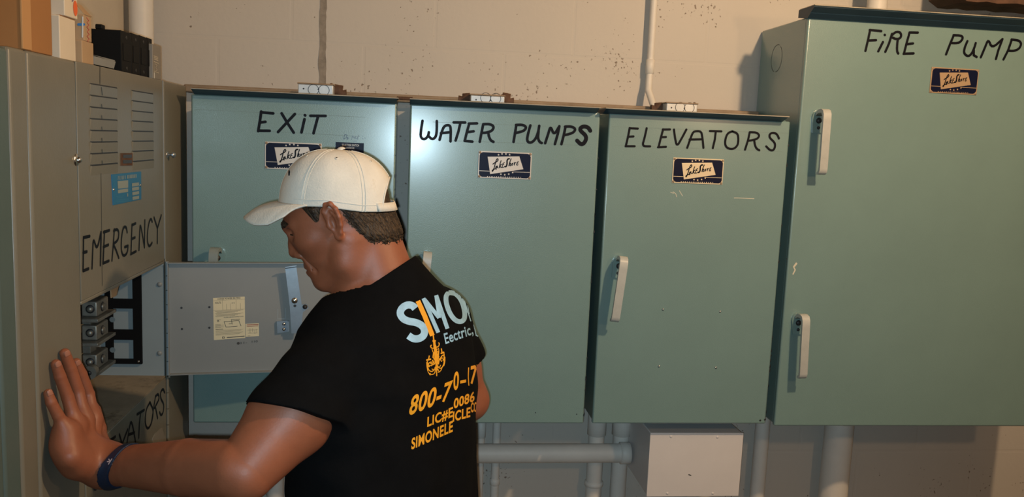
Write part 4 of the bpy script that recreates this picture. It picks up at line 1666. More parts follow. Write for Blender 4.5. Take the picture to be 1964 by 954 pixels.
NK = A3(722, 535, 1.515)                      # base of the neck
body = Field()
body.p += head.p
body.caps(H(-26, 0, -30), NK, .054, .060, .03)
body.caps(H(-34, 0, -50), A3(728, 520, 1.515), .047, .052, .03)
for s_ in (-1, 1):
    body.caps(H(-8, s_ * 52, -28), A3(672, 552, 1.50 - s_ * .02), .012, .010, .03)

TF = np.array([-.77, .64, 0])
TF /= np.linalg.norm(TF)
TL = np.array([TF[1] * -1, TF[0], 0])         # the man's left
UP = np.array([0, 0, 1.0])
SL = A3(656, 680, 1.415)                      # left shoulder
EL = A3(470, 905, 1.27)
WR = A3X(200, 892, -.508)
SR = A3(838, 622, 1.63)
ER = A3(897, 768, 1.655)
WRR = ER + np.array([-.205, .10, .045])

TZ = np.array([-.215, -.245, -.29, -.34, -.42, -.52, -.60, -.70, -.78, -.86]) + ZC
TA = np.array([.030, .058, .110, .160, .188, .182, .178, .180, .180, .165])
TB = np.array([.036, .058, .085, .106, .120, .122, .122, .124, .125, .115])
TXo = np.array([-.050, -.050, -.052, -.054, -.052, -.048, -.045, -.042, -.040, -.040])
TYo = np.array([1.512, 1.512, 1.510, 1.505, 1.50, 1.49, 1.48, 1.475, 1.475, 1.475])


def torso(da=0.0, db=0.0, n=2.3, zlo=-.86, ztop=-.205, sx=0.0):
    def fn(P):
        z = P[:, 2]
        a = np.interp(z, TZ[::-1], TA[::-1]) + da
        b = np.interp(z, TZ[::-1], TB[::-1]) + db
        cx = np.interp(z, TZ[::-1], TXo[::-1]) + sx
        cy = np.interp(z, TZ[::-1], TYo[::-1])
        dx, dy = P[:, 0] - cx, P[:, 1] - cy
        la = dx * TL[0] + dy * TL[1]
        fo = dx * TF[0] + dy * TF[1]
        # shoulder blades / flat of the back: slightly squarer behind
        rho = (np.abs(la / a) ** n + np.abs(fo / b) ** n) ** (1 / n)
        d = (rho - 1) * np.minimum(a, b) * .92
        d = np.maximum(d, np.maximum((zlo + ZC) - z, z - (ztop + ZC)) * .9)
        return d
    return fn


TCEN = np.array([-.045, 1.49, ZC - .54])
NB0 = len(head.p)
body.add(torso(-.014, -.014, 2.3, -.86, -.262), TCEN, .40, .02)
body.caps(NK + np.array([0, 0, -.072]), SL + np.array([.03, .02, -.012]), .034, .038, .03)
body.caps(NK + np.array([0, 0, -.055]), SR, .036, .048, .03)
core = Field()
core.p = list(body.p[NB0:])
body.chain([SL, SL * .45 + EL * .55, EL], [.061, .067, .0470], .014)
body.chain([SR, SR * .45 + ER * .55, ER], [.056, .050, .041], .02)
FM = EL * .62 + WR * .38 + np.array([0, 0, .002])
body.chain([EL + np.array([-.010, 0, .003]), FM, EL * .25 + WR * .75, WR], [.0455, .0455, .0350, .0300], .002)
body.chain([EL * .55 + WR * .45 + np.array([0, -.002, .004]), EL * .28 + WR * .72 + np.array([0, -.002, .009]), WR + np.array([0, -.002, .010])], [.034, .0265, .0215], .004)
body.chain([EL * .55 + WR * .45 + np.array([0, .002, -.004]), EL * .28 + WR * .72 + np.array([0, .002, -.009]), WR + np.array([0, .002, -.010])], [.034, .0265, .0215], .004)
body.chain([ER, ER * .6 + WRR * .4, WRR], [.042, .041, .029], .012)

# left hand, flat on the switchboard: every finger its own chain, rooted inside the palm
XH = XL + .0115
hand_pts = {
    'pinky': [(131, 832, .031), (111, 797, .020), (98, 772, .013), (92.5, 755, .0095)],
    'ring': [(146, 818, .033), (130, 762, .021), (115, 722, .013), (107.5, 699, .0095)],
    'middle': [(161, 808, .034), (150, 752, .022), (135, 706, .014), (124.5, 678, .0095)],
    'index': [(177, 805, .033), (170, 757, .022), (156, 718, .014), (146, 696, .0095)],
    'thumb': [(190, 855, .030), (191, 822, .020), (181, 788, .014), (171, 770, .011)],
}
hand_r = {'pinky': [.0105, .0088, .0082, .0072], 'ring': [.0115, .0098, .0090, .0080], 'middle': [.0120, .0102, .0094, .0083],
          'index': [.0118, .0100, .0092, .0080], 'thumb': [.0150, .0115, .0110, .0095]}
tips = {}
CARP = A3X(163, 872, XL + .040)
for nme, pts in hand_pts.items():
    Q = [A3X(a, b, XL + c) for a, b, c in pts]
    tips[nme] = Q
    body.chain(Q, hand_r[nme], .0018)
    if nme != 'thumb':
        body.caps(Q[0], A3X(*{'pinky': (134, 876), 'ring': (147, 876), 'middle': (160, 875), 'index': (175, 868)}[nme], XL + .040), hand_r[nme][0] * 1.16, .0175, .02)
body.caps(A3X(119, 852, XL + .022), A3X(146, 891, XL + .036), .0150, .0185, .02)          # heel of the hand
body.caps(A3X(124, 830, XL + .026), A3X(124, 862, XL + .028), .0145, .0165, .02)
body.caps(tips['thumb'][0], A3X(178, 880, XL + .045), .015, .022, .016)
body.caps(A3X(152, 885, XL + .044), WR, .0225, .0285, .03)
body.caps(A3X(168, 868, XL + .044), WR, .021, .0285, .03)
# right hand, loosely curled in front of the man's belly
rf = (WRR - ER)
rf /= np.linalg.norm(rf)
rs = np.cross(rf, UP)
rs /= np.linalg.norm(rs)
ru = np.cross(rs, rf)
PALM = WRR + rf * .05
body.caps(WRR, PALM, .027, .028, .015)
for k in range(4):
    off = ru * (.030 - .020 * k)
    m0 = PALM + rf * .035 + off * .9
    m1 = m0 + rf * (.036 - .003 * abs(k - 1.2)) - rs * .012
    m2 = m1 + rf * .012 - rs * .024
    m3 = m2 - rf * .012 - rs * .014
    body.caps(WRR + off * .5, m0, .014, .0115, .012)
    body.chain([m0, m1, m2, m3], [.0105, .0092, .0084, .0074], .005)
th0 = WRR + rf * .03 + ru * .03
body.chain([WRR, th0, th0 + rf * .035 - rs * .018 + ru * .006, th0 + rf * .055 - rs * .034], [.02, .0145, .0108, .0088], .008)

SKIN = mat('tanned_skin', (0.275, 0.088, 0.042), 0.5, var=0.10, vscale=22, bump=0.10, bscale=260, sss=0.12)
f_body = lambda P, c, r: body.eval(P, c, r)
V, Fq = surface(f_body, (-.64, 1.10, ZC - .88), (.27, 1.96, ZC + .02), .0026 if QUICK else .0019)
person = np_mesh('person', V, Fq, SKIN)
tag(person, 'man in white cap and black printed T-shirt, left hand flat on the switchboard', 'person')
# ------------------------------------------------------------------ clothing and hair
CLOTH = mat('black_cotton', (0.0042, 0.0042, 0.0046), 0.95, var=0.15, vscale=30, bump=0.2, bscale=350, spec=0.08)
JEANS = mat('dark_denim', (0.03, 0.04, 0.065), 0.85, var=0.2, vscale=60, bump=0.3, bscale=300)
LEATHER = mat('brown_boot_leather', (0.08, 0.045, 0.025), 0.6, var=0.2)
CAPM = mat('white_cap_cotton', (0.70, 0.66, 0.58), 0.85, var=0.06, vscale=26, bump=0.3, bscale=300, dirt=(0.50, 0.42, 0.30), dirt_amt=0.5, dirt_scale=14, dirt_cut=0.60)
HAIRM = mat('dark_brown_hair', (0.035, 0.021, 0.012), 0.55, spec=0.35)


def hair_nodes():
    nt = HAIRM.node_tree
    b = nt.nodes['Principled BSDF']
    tc = nt.nodes.new('ShaderNodeTexCoord')
    mp = nt.nodes.new('ShaderNodeMapping')
    mp.vector_type = 'TEXTURE'
    mp.inputs['Rotation'].default_value = (0, math.radians(48), 0)
    mp.inputs['Scale'].default_value = (0.030, 0.0026, 0.0026)
    n = nt.nodes.new('ShaderNodeTexNoise')
    n.inputs['Scale'].default_value = 1.0
    n.inputs['Detail'].default_value = 4
    n.inputs['Distortion'].default_value = 0.6
    nt.links.new(tc.outputs['Object'], mp.inputs['Vector'])
    nt.links.new(mp.outputs[0], n.inputs['Vector'])
    cr = nt.nodes.new('ShaderNodeValToRGB')
    cr.color_ramp.elements[0].position = 0.38
    cr.color_ramp.elements[0].color = (0.012, 0.007, 0.004, 1)
    cr.color_ramp.elements[1].position = 0.68
    cr.color_ramp.elements[1].color = (0.085, 0.050, 0.026, 1)
    nt.links.new(n.outputs['Fac'], cr.inputs[0])
    nt.links.new(cr.outputs[0], b.inputs['Base Color'])
    bp = nt.nodes.new('ShaderNodeBump')
    bp.inputs['Strength'].default_value = 0.9
    bp.inputs['Distance'].default_value = 0.003
    nt.links.new(n.outputs['Fac'], bp.inputs['Height'])
    nt.links.new(bp.outputs[0], b.inputs['Normal'])


hair_nodes()

CB, CF = A3(781, 494, 1.515), A3(647, 560, 1.515)
cn = np.cross(CF - CB, np.array([0, 1.0, 0]))
cn /= np.linalg.norm(cn)
if cn[2] < 0:
    cn = -cn
shirt = Field()
shirt.add(torso(.013, .015, 2.25, -.745, -.215, .010), TCEN + np.array([.009, 0, 0]), .42, .03)
shirt.caps(NK + np.array([.004, 0, -.066]), SL + np.array([.03, .02, -.004]), .050, .048, .04)
shirt.caps(NK + np.array([.014, 0, -.028]), SR + np.array([-.012, -.012, .016]), .060, .063, .04)
shirt.caps(A3(729, 536, 1.52), NK + np.array([.01, 0, -.05]), .057, .062, .03)
shirt.caps(H(-30, 0, -60), NK, .058, .064, .02)
HLc = A3(573, 798, 1.335)
SLV = SL * .45 + HLc * .55
sl_l = Field().chain([SL, SLV, HLc, HLc + (HLc - SLV) * .5], [.066, .071, .076, .079], .02)
HRc = A3(866, 694, 1.645)
sl_r = Field().chain([SR, HRc, HRc + (HRc - SR) * .3], [.071, .064, .062], .02)
d1 = A3(640, 808, 1.33) - A3(485, 771, 1.33)
nl = np.cross(d1, np.array([0, .86, -.45]))
nl /= np.linalg.norm(nl)
if nl[2] > 0:
    nl = -nl
nr = (HRc - SR) / np.linalg.norm(HRc - SR)
nr = nr + np.array([-.15, 0, 0])
nr /= np.linalg.norm(nr)
arm_l = Field().chain([SLV, EL], [.068, .054], .01)
neck_f = Field().caps(H(-30, 0, -20), NK + np.array([.006, 0, -.03]), .078, .080, .01).caps(H(-20, 0, -20), A3(690, 565, 1.515), .06, .066, .02)


def f_shirt(P, c, r):
    d = shirt.eval(P, c, r)
    z = P[:, 2]
    la = (P - TCEN) @ TL
    L_ = np.maximum(np.maximum(sl_l.eval(P, c, r), (P - HLc) @ nl), -np.maximum(arm_l.eval(P, c, r), -.03 - (P - HLc) @ nl))
    R_ = np.maximum(sl_r.eval(P, c, r), (P - HRc) @ nr)
    d = smin(smin(d, L_, .014), R_, .014)
    # soft creases: vertical drape low on the back, diagonal pulls from the raised arm
    w_ = np.sin(la * 55 + 2.2 * np.sin(z * 7)) * np.clip((1.25 - z) * 3, 0, 1) * .0032
    w_ += np.sin(la * 38 - z * 46 + 1.5 * np.sin(z * 13)) * np.clip(1 - np.abs(z - 1.19) * 5, 0, 1) * .0022
    w_ += np.sin(z * 105 + la * 30) * np.clip(la * 6 - .55, 0, 1) * .0016
    d = d + w_
    d = smin(d, core.eval(P, c, r) - .0048, .004)
    # neck opening
    return np.maximum(d, -np.maximum(neck_f.eval(P, c, r), -((P - CB) @ cn) - (.000 + .017 * np.clip(((P - NK) @ TF + .07) / .08, 0, 1))))


V, Fq = surface(f_shirt, (-.36, 1.16, ZC - .79), (.27, 1.86, ZC - .14), .0028)
tee = np_mesh('t_shirt', V, Fq, CLOTH, person, 2)
V = np.array([v.co for v in tee.data.vertices])
tag(tee, 'black T-shirt with light blue and orange printing on its back')
SV, SF = V.copy(), Fq.copy()

# trousers and boots (below the frame)
tr = Field()
tr.add(torso(.008, .008, 2.3, -.86, -.68), TCEN, .42, .03)
for s_ in (-1, 1):
    hip = np.array([TXo[-1], TYo[-1], ZC - .80]) + TL * .09 * s_
    knee = hip + TF * .03 + np.array([0, 0, -.36]) + TL * .02 * s_
    ank = np.array([knee[0], knee[1], .11]) - TF * .02
    tr.chain([hip, knee, ank], [.098, .070, .056], .03)
V, Fq = surface(lambda P, c, r: np.maximum(tr.eval(P, c, r), .085 - P[:, 2]), (-.35, 1.15, .05), (.28, 1.85, ZC - .64), .008)
np_mesh('trousers', V, Fq, JEANS, person)
for s_ in (-1, 1):
    bt = Field()
    a0 = np.array([TXo[-1], TYo[-1], 0]) + TL * .11 * s_ + TF * .01
    bt.caps(a0 + [0, 0, .055], a0 + [0, 0, .15], .047, .052, .02)
    bt.caps(a0 - TF * .03 + [0, 0, .045], a0 + TF * .17 + [0, 0, .038], .042, .044, .03)
    V, Fq = surface(lambda P, c, r: np.maximum(bt.eval(P, c, r), .0005 - P[:, 2]), a0 + [-.3, -.3, -.02], a0 + [.3, .3, .24], .007)
    np_mesh('boot', V, Fq, LEATHER, person)

# ---- cap
UE_F = np.array([-94, -42, 5, 19, 50, 98.])
UE_U = np.array([-6, 14, 38, 44, 54, 71.])
capE = thing('cap', None, None)
del_ = capE
bpy.data.objects.remove(del_)
BC = np.array([3, 0, 30.])
AP = np.array([-37, 0, 124.5])


def cap_pt(th, tau, out=0.0):
    f = (3 + 92 * math.cos(th)) if math.cos(th) > 0 else (3 + 97.0 * math.cos(th))
    l = 81.5 * math.sin(th)
    # rounded rectangle-ish ring of a real cap
    B = np.array([f, l, float(np.interp(f, UE_F, UE_U))])
    cs, sn = math.cos(tau) ** .83, math.sin(tau)
    front = max(0, math.cos(th)) ** 2
    P = BC + (B - BC) * cs + (AP - BC) * sn
    P = P + np.array([.6, 0, 1.0]) * 2.5 * front * math.sin(2 * tau)
    if out:
        n = P - np.array([-8, 0, 36.])
        P = P + n / np.linalg.norm(n) * out
    return P


NT, NTAU = 288, 80
vs, fs = [], []
for j in range(NTAU):
    tau = (math.pi / 2) * j / NTAU
    for i in range(NT):
        th = 2 * math.pi * i / NT
        out = .9 * math.sin(th * 9 + 3 * tau) * math.sin(2 * tau) * .5
        # six panel seams pull in slightly
        for k in range(6):
            dth = math.remainder(th - (k * math.pi / 3), 2 * math.pi)
            out -= .8 * math.exp(-(dth / .045) ** 2) * math.cos(tau)
        vs.append(H(*cap_pt(th, tau, out)))
vs.append(H(*AP))
TOPI = len(vs) - 1


def hole(i, j):
    th = math.remainder(2 * math.pi * (i + .5) / NT - math.pi, 2 * math.pi)
    tau = (math.pi / 2) * (j + .5) / NTAU
    return (th / .66) ** 2 + (tau / .60) ** 2 < 1


for j in range(NTAU - 1):
    for i in range(NT):
        if not hole(i, j):
            a, b = j * NT + i, j * NT + (i + 1) % NT
            fs.append((a, b, b + NT, a + NT))
for i in range(NT):
    fs.append(((NTAU - 1) * NT + i, (NTAU - 1) * NT + (i + 1) % NT, TOPI))
mb = MB()
mb.faces(vs, fs, CAPM, True)
cap = mb.build('cap', person, label='off-white baseball cap')
sm = cap.modifiers.new('thickness', 'SOLIDIFY')
sm.thickness = .0022
sm.offset = -1


def cap_part(name, mb):
    return mb.build(name, cap)


def rib(th0, th1, t0, t1, out, r, n=40):
    return [H(*cap_pt(th0 + (th1 - th0) * k / n, t0 + (t1 - t0) * k / n, out)) for k in range(n + 1)]


mb = MB()
mb.tube([H(*cap_pt(math.pi + .66 * math.cos(q), max(.0, .60 * math.sin(q)), .2)) for q in [math.pi * k / 40 for k in range(41)]], .0016, CAPM, 8)
cap_part('opening_binding', mb)
# visor
vs, fs = [], []
NS, NR = 48, 16
for i in range(NS + 1):
    s_ = -1 + 2 * i / NS
    th = s_ * math.radians(66)
    inn = cap_pt(th, 0.0, .6) + np.array([0, 0, 1.5])
    q = s_ * math.radians(78)
    outp = np.array([58 + 103 * math.cos(q) ** .9, 74 * math.sin(q), float(np.interp(abs(s_), [0, .25, .5, .75, 1], [64, 58.5, 47, 41, 46]))])
    for j in range(NR + 1):
        r = j / NR
        P = inn * (1 - r) + outp * r
        P = P + np.array([0, 0, 1.0]) * 5.5 * math.sin(math.pi * r) * (1 - .4 * s_ * s_)
        vs.append(H(*P))
for i in range(NS):
    for j in range(NR):
        a = i * (NR + 1) + j
        fs.append((a, a + 1, a + NR + 2, a + NR + 1))
mb = MB()
mb.faces(vs, fs, CAPM, True)
vis = cap_part('visor', mb)
sm = vis.modifiers.new('thickness', 'SOLIDIFY')
sm.thickness = .0034
sm.offset = 0
mb = MB()
mb.dome(H(*(AP + np.array([0, 0, -.5]))), HU, .0085, .006, CAPM, 18, 6)
cap_part('button', mb)
for k in range(6):
    mb = MB()
    t0 = .0 if k != 3 else .62
    for o_ in (-.028, .028):
        pts = [H(*cap_pt(k * math.pi / 3 + o_ / max(.25, math.cos(t0 + (1.5 - t0) * q / 30)), t0 + (1.5 - t0) * q / 30, .45)) for q in range(29)]
        mb.tube(pts, .00055, CAPM, 6)
    cap_part('seam', mb)
mb = MB()
mb.tube([H(*cap_pt(2 * math.pi * k / 90, .11, .5)) for k in range(12, 79)][:27], .0005, CAPM, 6)
mb.tube([H(*cap_pt(2 * math.pi * k / 90, .11, .5)) for k in range(51, 79)], .0005, CAPM, 6)
cap_part('edge_stitching', mb)
for k in range(6):
    th = (k + .5) * math.pi / 3
    c0_, c1_ = H(*cap_pt(th, .98, .2)), H(*cap_pt(th, .98, 2.0))
    mb = MB()
    mb.dome(c0_, c1_ - c0_, .0034, .0011, CAPM, 14)
    mb.dome(c0_ + (c1_ - c0_) * .55, c1_ - c0_, .0013, .0003, DARK, 10)
    cap_part('eyelet', mb)
# strap across the opening, with its loose end
vs, fs = [], []
for i in range(25):
    th = math.pi + (-.76 + 1.52 * i / 24)
    p0, p1 = cap_pt(th, 0, 1.2), cap_pt(th, .16, 1.2)
    vs += [H(*p0), H(*(p0 + np.array([0, 0, 15.5])))]
for i in range(24):
    fs.append((2 * i, 2 * i + 2, 2 * i + 3, 2 * i + 1))
mb = MB()
mb.faces(vs, fs, CAPM, True)
st = cap_part('strap', mb)
sm = st.modifiers.new('thickness', 'SOLIDIFY')
sm.thickness = .003
sm.offset = 1
mb = MB()
pb = [H(*(cap_pt(math.pi + .22, 0, 3.6) + np.array([0, 0, u_]))) for u_ in (-1.5, 17)]
mb.tube(pb, .0014, mat('brass_buckle', (.35, .24, .10), .35, metal=1.0), 8)
cap_part('buckle', mb)
# small dark logo stroke on the front panel, near side
mb = MB()
lg = [H(*cap_pt(th_, ta_, .9)) for th_, ta_ in ((.50, .50), (.42, .56), (.33, .60))]
mb.tube(lg, [.0012, .0016, .0006], MARK, 8)
cap_part('emblem_stroke', mb)

# ---- hair and eyebrow
hairf = Field()
hairf.p = list(head0.p)
hairf.caps(H(-26, 0, -30), NK, .054, .060, .03)
hairf.caps(H(-34, 0, -50), A3(728, 520, 1.515), .047, .052, .03)
rng = np.array([[.9, .7, .31], [.53, -.8, .7], [-.31, .77, .9], [1.3, .2, -.6]])


def f_hair(P, c, r):
    d = hairf.eval(P, c, r)
    q = HLOC(P)
    f, l, u = q[:, 0], q[:, 1], q[:, 2]
    ue = np.interp(f, UE_F, UE_U)
    th = np.where(u > ue - 2, 2.2, 6.5) * .001
    nz = sum(np.sin(q @ k_ * (1.1 + .35 * i)) for i, k_ in enumerate(rng))
    strand = np.sin((l * .9 + f * .55 + u * .35) * 1.3 + 2 * np.sin(u * .12)) * .0009
    ulow = np.interp(f, [-100, -75, -48, -28, -12], [-62, -56, -47, -36, -22]) + nz * 2.3
    ff = -9 - (40 - u) * .14 + nz * 1.6
    rear = np.maximum(ulow - u + 2.0 * np.sin(f * .23 + l * .13) + 1.2 * np.sin(l * .31 + f * .4), f - ff)
    side = np.maximum(np.maximum(np.abs(f - 34.5) - (3.5 + np.clip(u - 20, 0, 40) * .48), 20 + nz * 1.5 - u), np.maximum(u - 62, 45 - np.abs(l)))
    top = np.maximum(ue - 4 - u, u - 100)
    reg = np.minimum(np.minimum(rear, side), top)
    taper = np.clip(-reg / 14, .15, 1)
    return np.maximum(d - th * taper + strand * taper, reg * .001)


V, Fq = surface(f_hair, HC - .125, HC + .125, .0021)
np_mesh('hair', V, Fq, HAIRM, person)
for s_ in (-1, 1):
    eb = Field()
    eb.chain([H(99, s_ * 12, 27), H(95, s_ * 26, 32), H(83, s_ * 44, 30)], [.0052, .0058, .003], .003)
    V, Fq = surface(lambda P, c, r: eb.eval(P, c, r) + .0006 * np.sin(P[:, 0] * 1900 + P[:, 2] * 1500), H(90, s_ * 28, 30) - .035, H(90, s_ * 28, 30) + .035, .0014)
    np_mesh('eyebrow', V, Fq, HAIRM, person)
for s_ in (-1, 1):
    mb = MB()
    mb.tube([H(89, s_ * 22, 9.5), H(90, s_ * 32, 11.5), H(85.5, s_ * 43, 9.5)], [.0007, .0014, .0006], HAIRM, 8)
    mb.build('eyelashes', person)

# ---- finger nails
NAIL = mat('fingernail', (0.36, 0.15, 0.095), 0.35)
for nme in ('pinky', 'ring', 'middle', 'index'):
    tip, pre = tips[nme][3], tips[nme][2]
    ax_ = (tip - pre) / np.linalg.norm(tip - pre)
    nn = np.array([.80, -.60, 0])
    nn = nn - ax_ * (nn @ ax_)
    nn /= np.linalg.norm(nn)
    sd = np.cross(ax_, nn)
    rr = hand_r[nme][3]
    vs, fs = [], []
    for i in range(9):
        for j in range(9):
            a_, b_ = -1 + i / 4, -1 + j / 4
            w_ = 1.0 if b_ < .3 else math.sqrt(max(0.05, 1 - ((b_ - .3) / .75) ** 2))
            ang_ = a_ * .66 * w_
            vs.append(tip + ax_ * (.0018 + b_ * .0048) + (nn * math.cos(ang_) + sd * math.sin(ang_)) * (rr * (1.03 - .10 * max(0, b_))))
    for i in range(8):
        for j in range(8):
            fs.append((i * 9 + j, i * 9 + j + 1, i * 9 + j + 10, i * 9 + j + 9))
    mb = MB()
    mb.faces(vs, fs, NAIL, True)
    o = mb.build('fingernail', person)
    sm = o.modifiers.new('thickness', 'SOLIDIFY')
    sm.thickness = .0006
    sm.offset = 0

# ---- wristband
BAND = mat('navy_silicone', (0.008, 0.018, 0.045), 0.45)
wc = WR + (EL - WR) * .14
bn = np.array([.73, -.44, -.26])
bn /= np.linalg.norm(bn)
WX = WR - (EL - WR) * .12
arm_b = Field()
arm_b.caps(EL * .25 + WR * .75, WX, .0352, .0300, .012)
arm_b.caps(EL * .28 + WR * .72 + np.array([0, -.002, .008]), WX + np.array([0, -.002, .010]), .0257, .0215, .012)
arm_b.caps(EL * .28 + WR * .72 + np.array([0, .002, -.008]), WX + np.array([0, .002, -.010]), .0257, .0215, .012)
V, Fq = surface(lambda P, c, r: np.maximum(np.maximum(np.maximum(body.eval(P, c, r) - .0028, -body.eval(P, c, r) - .001), np.abs((P - wc) @ bn) - .0085), np.sqrt(((P - wc) ** 2).sum(1)) - .05), wc - .055, wc + .055, .0018)
band = np_mesh('wristband', V, Fq, BAND, person, 1)
tag(band, 'dark blue wristband with a small pale emblem')


# ------------------------------------------------------------------ print on the back of the shirt
def make_bvh(V, Fq):
    return BVHTree.FromPolygons([tuple(v) for v in V], [tuple(int(i) for i in f) for f in Fq])


BV = make_bvh(SV, SF)
CAMO = Vector((0, 0, ZC))


def on_shirt(px, py, lift=.0005, bv=None):
    d = Vector(ray(px, py)).normalized()
    hit = (bv or BV).ray_cast(CAMO, d)
    if hit[0] is None:
        return None
    n = hit[1]
    if n.dot(d) > 0:
        n = -n
    return hit[0] + n * lift


def print_mesh(mb, pts, tris, m, lift=.0005, bv=None):
    W3 = [on_shirt(p[0], p[1], lift, bv) for p in pts]
    used = {}
    vs, fs = [], []
    if not any(W3):
        print('print miss', pts[0])
    for t in tris:
        if any(W3[k] is None for k in t):
            continue
        P3 = [W3[k] for k in t]
        if max((P3[a] - P3[b]).length for a, b in ((0, 1), (1, 2), (2, 0))) > .03:
            continue
        f = []
        for k in t:
            if k not in used:
                used[k] = len(vs)
                vs.append(W3[k])
            f.append(used[k])
        fs.append(f)
    if fs:
        mb.faces(vs, fs, m)


def print_text(mb, body_, org, ux, uy, scl, off, m, bold=.035):
    vs, fs = text_tris(body_, offset=bold, maxlen=.12)
    x0, x1 = min(v[0] for v in vs), max(v[0] for v in vs)
    y0, y1 = min(v[1] for v in vs), max(v[1] for v in vs)
    pts = []
    for v in vs:
        a, b = (v[0] - x0) / (x1 - x0), (v[1] - y0) / (y1 - y0)
        pts.append((off[0] + (org[0] + ux[0] * a + uy[0] * b) * scl, off[1] + (org[1] + ux[1] * a + uy[1] * b) * scl))
    print_mesh(mb, pts, fs, m)


def print_stroke(mb, line, wd, scl, off, m, bv=None, sm_=True, lift=.0005, flat=True):
    L = smooth_pts(line, 2) if sm_ and len(line) > 2 else [Vector(p) for p in line]
    # resample
    out = [L[0]]
    for a, b in zip(L, L[1:]):
        n_ = max(1, int((b - a).length / 14))
        for k in range(1, n_ + 1):
            out.append(a + (b - a) * k / n_)
    L = out
    pts, tris = [], []
    nw = 4
    for k, p in enumerate(L):
        t = (L[min(k + 1, len(L) - 1)] - L[max(k - 1, 0)]).normalized()
        sd = Vector((-t.y, t.x))
        for q in range(nw + 1):
            c_ = p + sd * wd * (q / nw - .5)
            pts.append((off[0] + c_.x * scl, off[1] + c_.y * scl))
    for k in range(len(L) - 1):
        for q in range(nw):
            a = k * (nw + 1) + q
            tris += [(a, a + 1, a + nw + 2), (a, a + nw + 2, a + nw + 1)]
    print_mesh(mb, pts, tris, m, lift, bv)


INKB = mat('light_blue_print', (0.29, 0.51, 0.70), 0.6, var=0.18, vscale=45)
INKO = mat('orange_print', (0.78, 0.34, 0.015), 0.6, var=0.05, vscale=30)
S4, O4 = 200 / 954, (740, 540)
mb = MB()
print_stroke(mb, [(268, 250), (245, 222), (195, 214), (145, 245), (125, 295), (155, 345), (210, 368), (280, 378), (335, 408), (356, 455), (345, 500), (300, 528), (250, 528), (205, 497)], 66, S4, O4, INKB)
for ln, w_ in (([(342, 156), (478, 470)], 36), ([(352, 168), (486, 335)], 36), ([(458, 134), (488, 335)], 32), ([(458, 128), (562, 434)], 37),
               ([(656, 98), (738, 290)], 18), ([(700, 124), (776, 366)], 9), ([(744, 205), (762, 300)], 6)):
    print_stroke(mb, ln, w_, S4, O4, INKB)
print_stroke(mb, [(610, 108), (570, 104), (546, 140), (552, 210), (585, 300), (635, 362), (690, 374), (722, 340), (718, 258), (690, 172), (645, 118), (605, 106), (575, 106)], 44, S4, O4, INKB)
print_text(mb, 'Eectric,', (548, 592), (256, -92), (-22, -112), S4, O4, INKB, .018)
print_stroke(mb, [(803, 396), (826, 500)], 9, S4, O4, INKB)
print_stroke(mb, [(822, 405), (828, 440)], 9, S4, O4, INKB)
print_stroke(mb, [(820, 490), (842, 505)], 10, S4, O4, INKB)
mb.build('printed_lettering', tee, label='light blue words SIMON and Eectric')
mb = MB()
print_stroke(mb, [(292, 180), (355, 320), (424, 498)], 44, S4, O4, INKO, sm_=False)
mb.build('printed_lettering', tee, label='orange letter I of the word SIMON')
mb = MB()
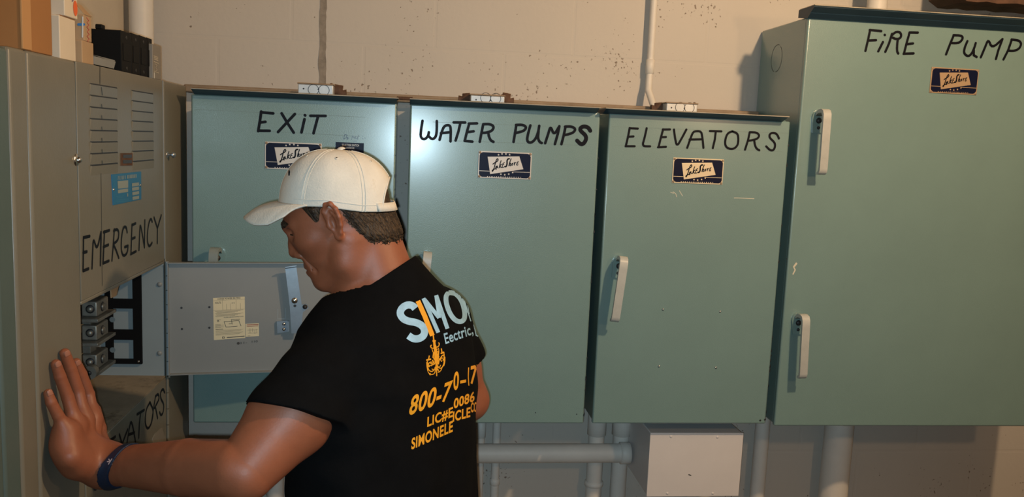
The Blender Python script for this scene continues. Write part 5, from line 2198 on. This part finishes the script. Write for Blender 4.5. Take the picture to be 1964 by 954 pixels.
for ln, w_ in (([(432, 495), (438, 545)], 12), ([(425, 545), (455, 545)], 14), ([(440, 545), (445, 600)], 22), ([(445, 585), (458, 680)], 26), ([(458, 660), (462, 750)], 34), ([(462, 740), (463, 815)], 20), ([(463, 815), (464, 868)], 9),
               ([(445, 610), (415, 615), (405, 590), (418, 585)], 9), ([(448, 605), (480, 600), (490, 570), (478, 562)], 9), ([(420, 620), (430, 650), (440, 655)], 7), ([(478, 610), (485, 640), (470, 650)], 7),
               ([(455, 740), (430, 770), (405, 745), (385, 750), (392, 790), (402, 765)], 9), ([(465, 735), (490, 720), (505, 690), (525, 670), (535, 700), (520, 725)], 9),
               ([(460, 770), (440, 815), (410, 830), (382, 800), (378, 730)], 9), ([(466, 765), (490, 800), (515, 790), (533, 745), (530, 660)], 9),
               ([(405, 860), (385, 830)], 7), ([(395, 745), (415, 735), (428, 755), (418, 775), (405, 768)], 8), ([(512, 735), (498, 722), (505, 700), (520, 705)], 8), ([(448, 625), (470, 625)], 16), ([(440, 650), (478, 645)], 12), ([(430, 690), (445, 720), (470, 720), (484, 685)], 10), ([(445, 790), (482, 785)], 12), ([(372, 740), (376, 790), (384, 826)], 8), ([(538, 690), (538, 740), (528, 775)], 8), ([(452, 800), (448, 835), (436, 848)], 7), ([(474, 800), (482, 826), (494, 830)], 7), ([(418, 800), (432, 812), (446, 800)], 7), ([(480, 790), (494, 780), (500, 765)], 7), ([(440, 845), (415, 858), (400, 840)], 7), ([(475, 835), (500, 820), (512, 795)], 7),
               ([(368, 722), (412, 712)], 14), ([(390, 712), (396, 680)], 10), ([(500, 662), (532, 648)], 14), ([(512, 655), (506, 615)], 10), ([(430, 700), (436, 655)], 12), ([(478, 690), (482, 640)], 11), ([(425, 720), (442, 760)], 12), ([(488, 705), (478, 760)], 12)):
    print_stroke(mb, ln, w_, S4, O4, INKO)
mb.build('printed_chandelier', tee, label='small orange chandelier drawing')
S5, O5 = 180 / 904, (770, 690)
mb = MB()
for body_, o_, ux, uy in (('800-7', (64, 548), (398, -158), (36, -196)), ('0', (497, 305), (52, -22), (4, -178)), ('-', (564, 232), (56, -12), (0, -28)), ('7', (658, 243), (66, -16), (8, -178))):
    print_text(mb, body_, o_, ux, uy, S5, O5, INKO, .026)
print_stroke(mb, [(645, 78), (640, 165), (647, 252)], 9, S5, O5, INKO)
mb.build('printed_lettering', tee, label='orange telephone number')
mb = MB()
for body_, o_, ux, uy in (('LIC#E', (245, 662), (246, -100), (4, -108)), ('0086', (500, 478), (200, -75), (4, -100))):
    print_text(mb, body_, o_, ux, uy, S5, O5, INKO, .03)
mb.build('printed_lettering', tee, label='orange licence line')
mb = MB()
for body_, o_, ux, uy in (('SIMONELE', (93, 872), (398, -175), (4, -112)), ('ICLE', (492, 602), (168, -46), (3, -100)), ('CO', (664, 512), (62, -8), (2, -96))):
    print_text(mb, body_, o_, ux, uy, S5, O5, INKO, .03)
mb.build('printed_lettering', tee, label='orange web address line')
bmv = make_bvh(*[np.array([band.matrix_world @ v.co if False else v.co + band.location + person.location for v in band.data.vertices]), np.array([list(p.vertices) for p in band.data.polygons])])
mb = MB()
EMB = mat('pale_pink_emblem', (.55, .42, .42), .5)
SB, OB = 300 / 911, (60, 640)
for a_, b_ in (((442, 748), (480, 744)), ((452, 732), (472, 762)), ((472, 730), (450, 764))):
    print_stroke(mb, [a_, b_], 6, SB, OB, EMB, bv=bmv, sm_=False, lift=.0006)
mb.build('emblem', band)
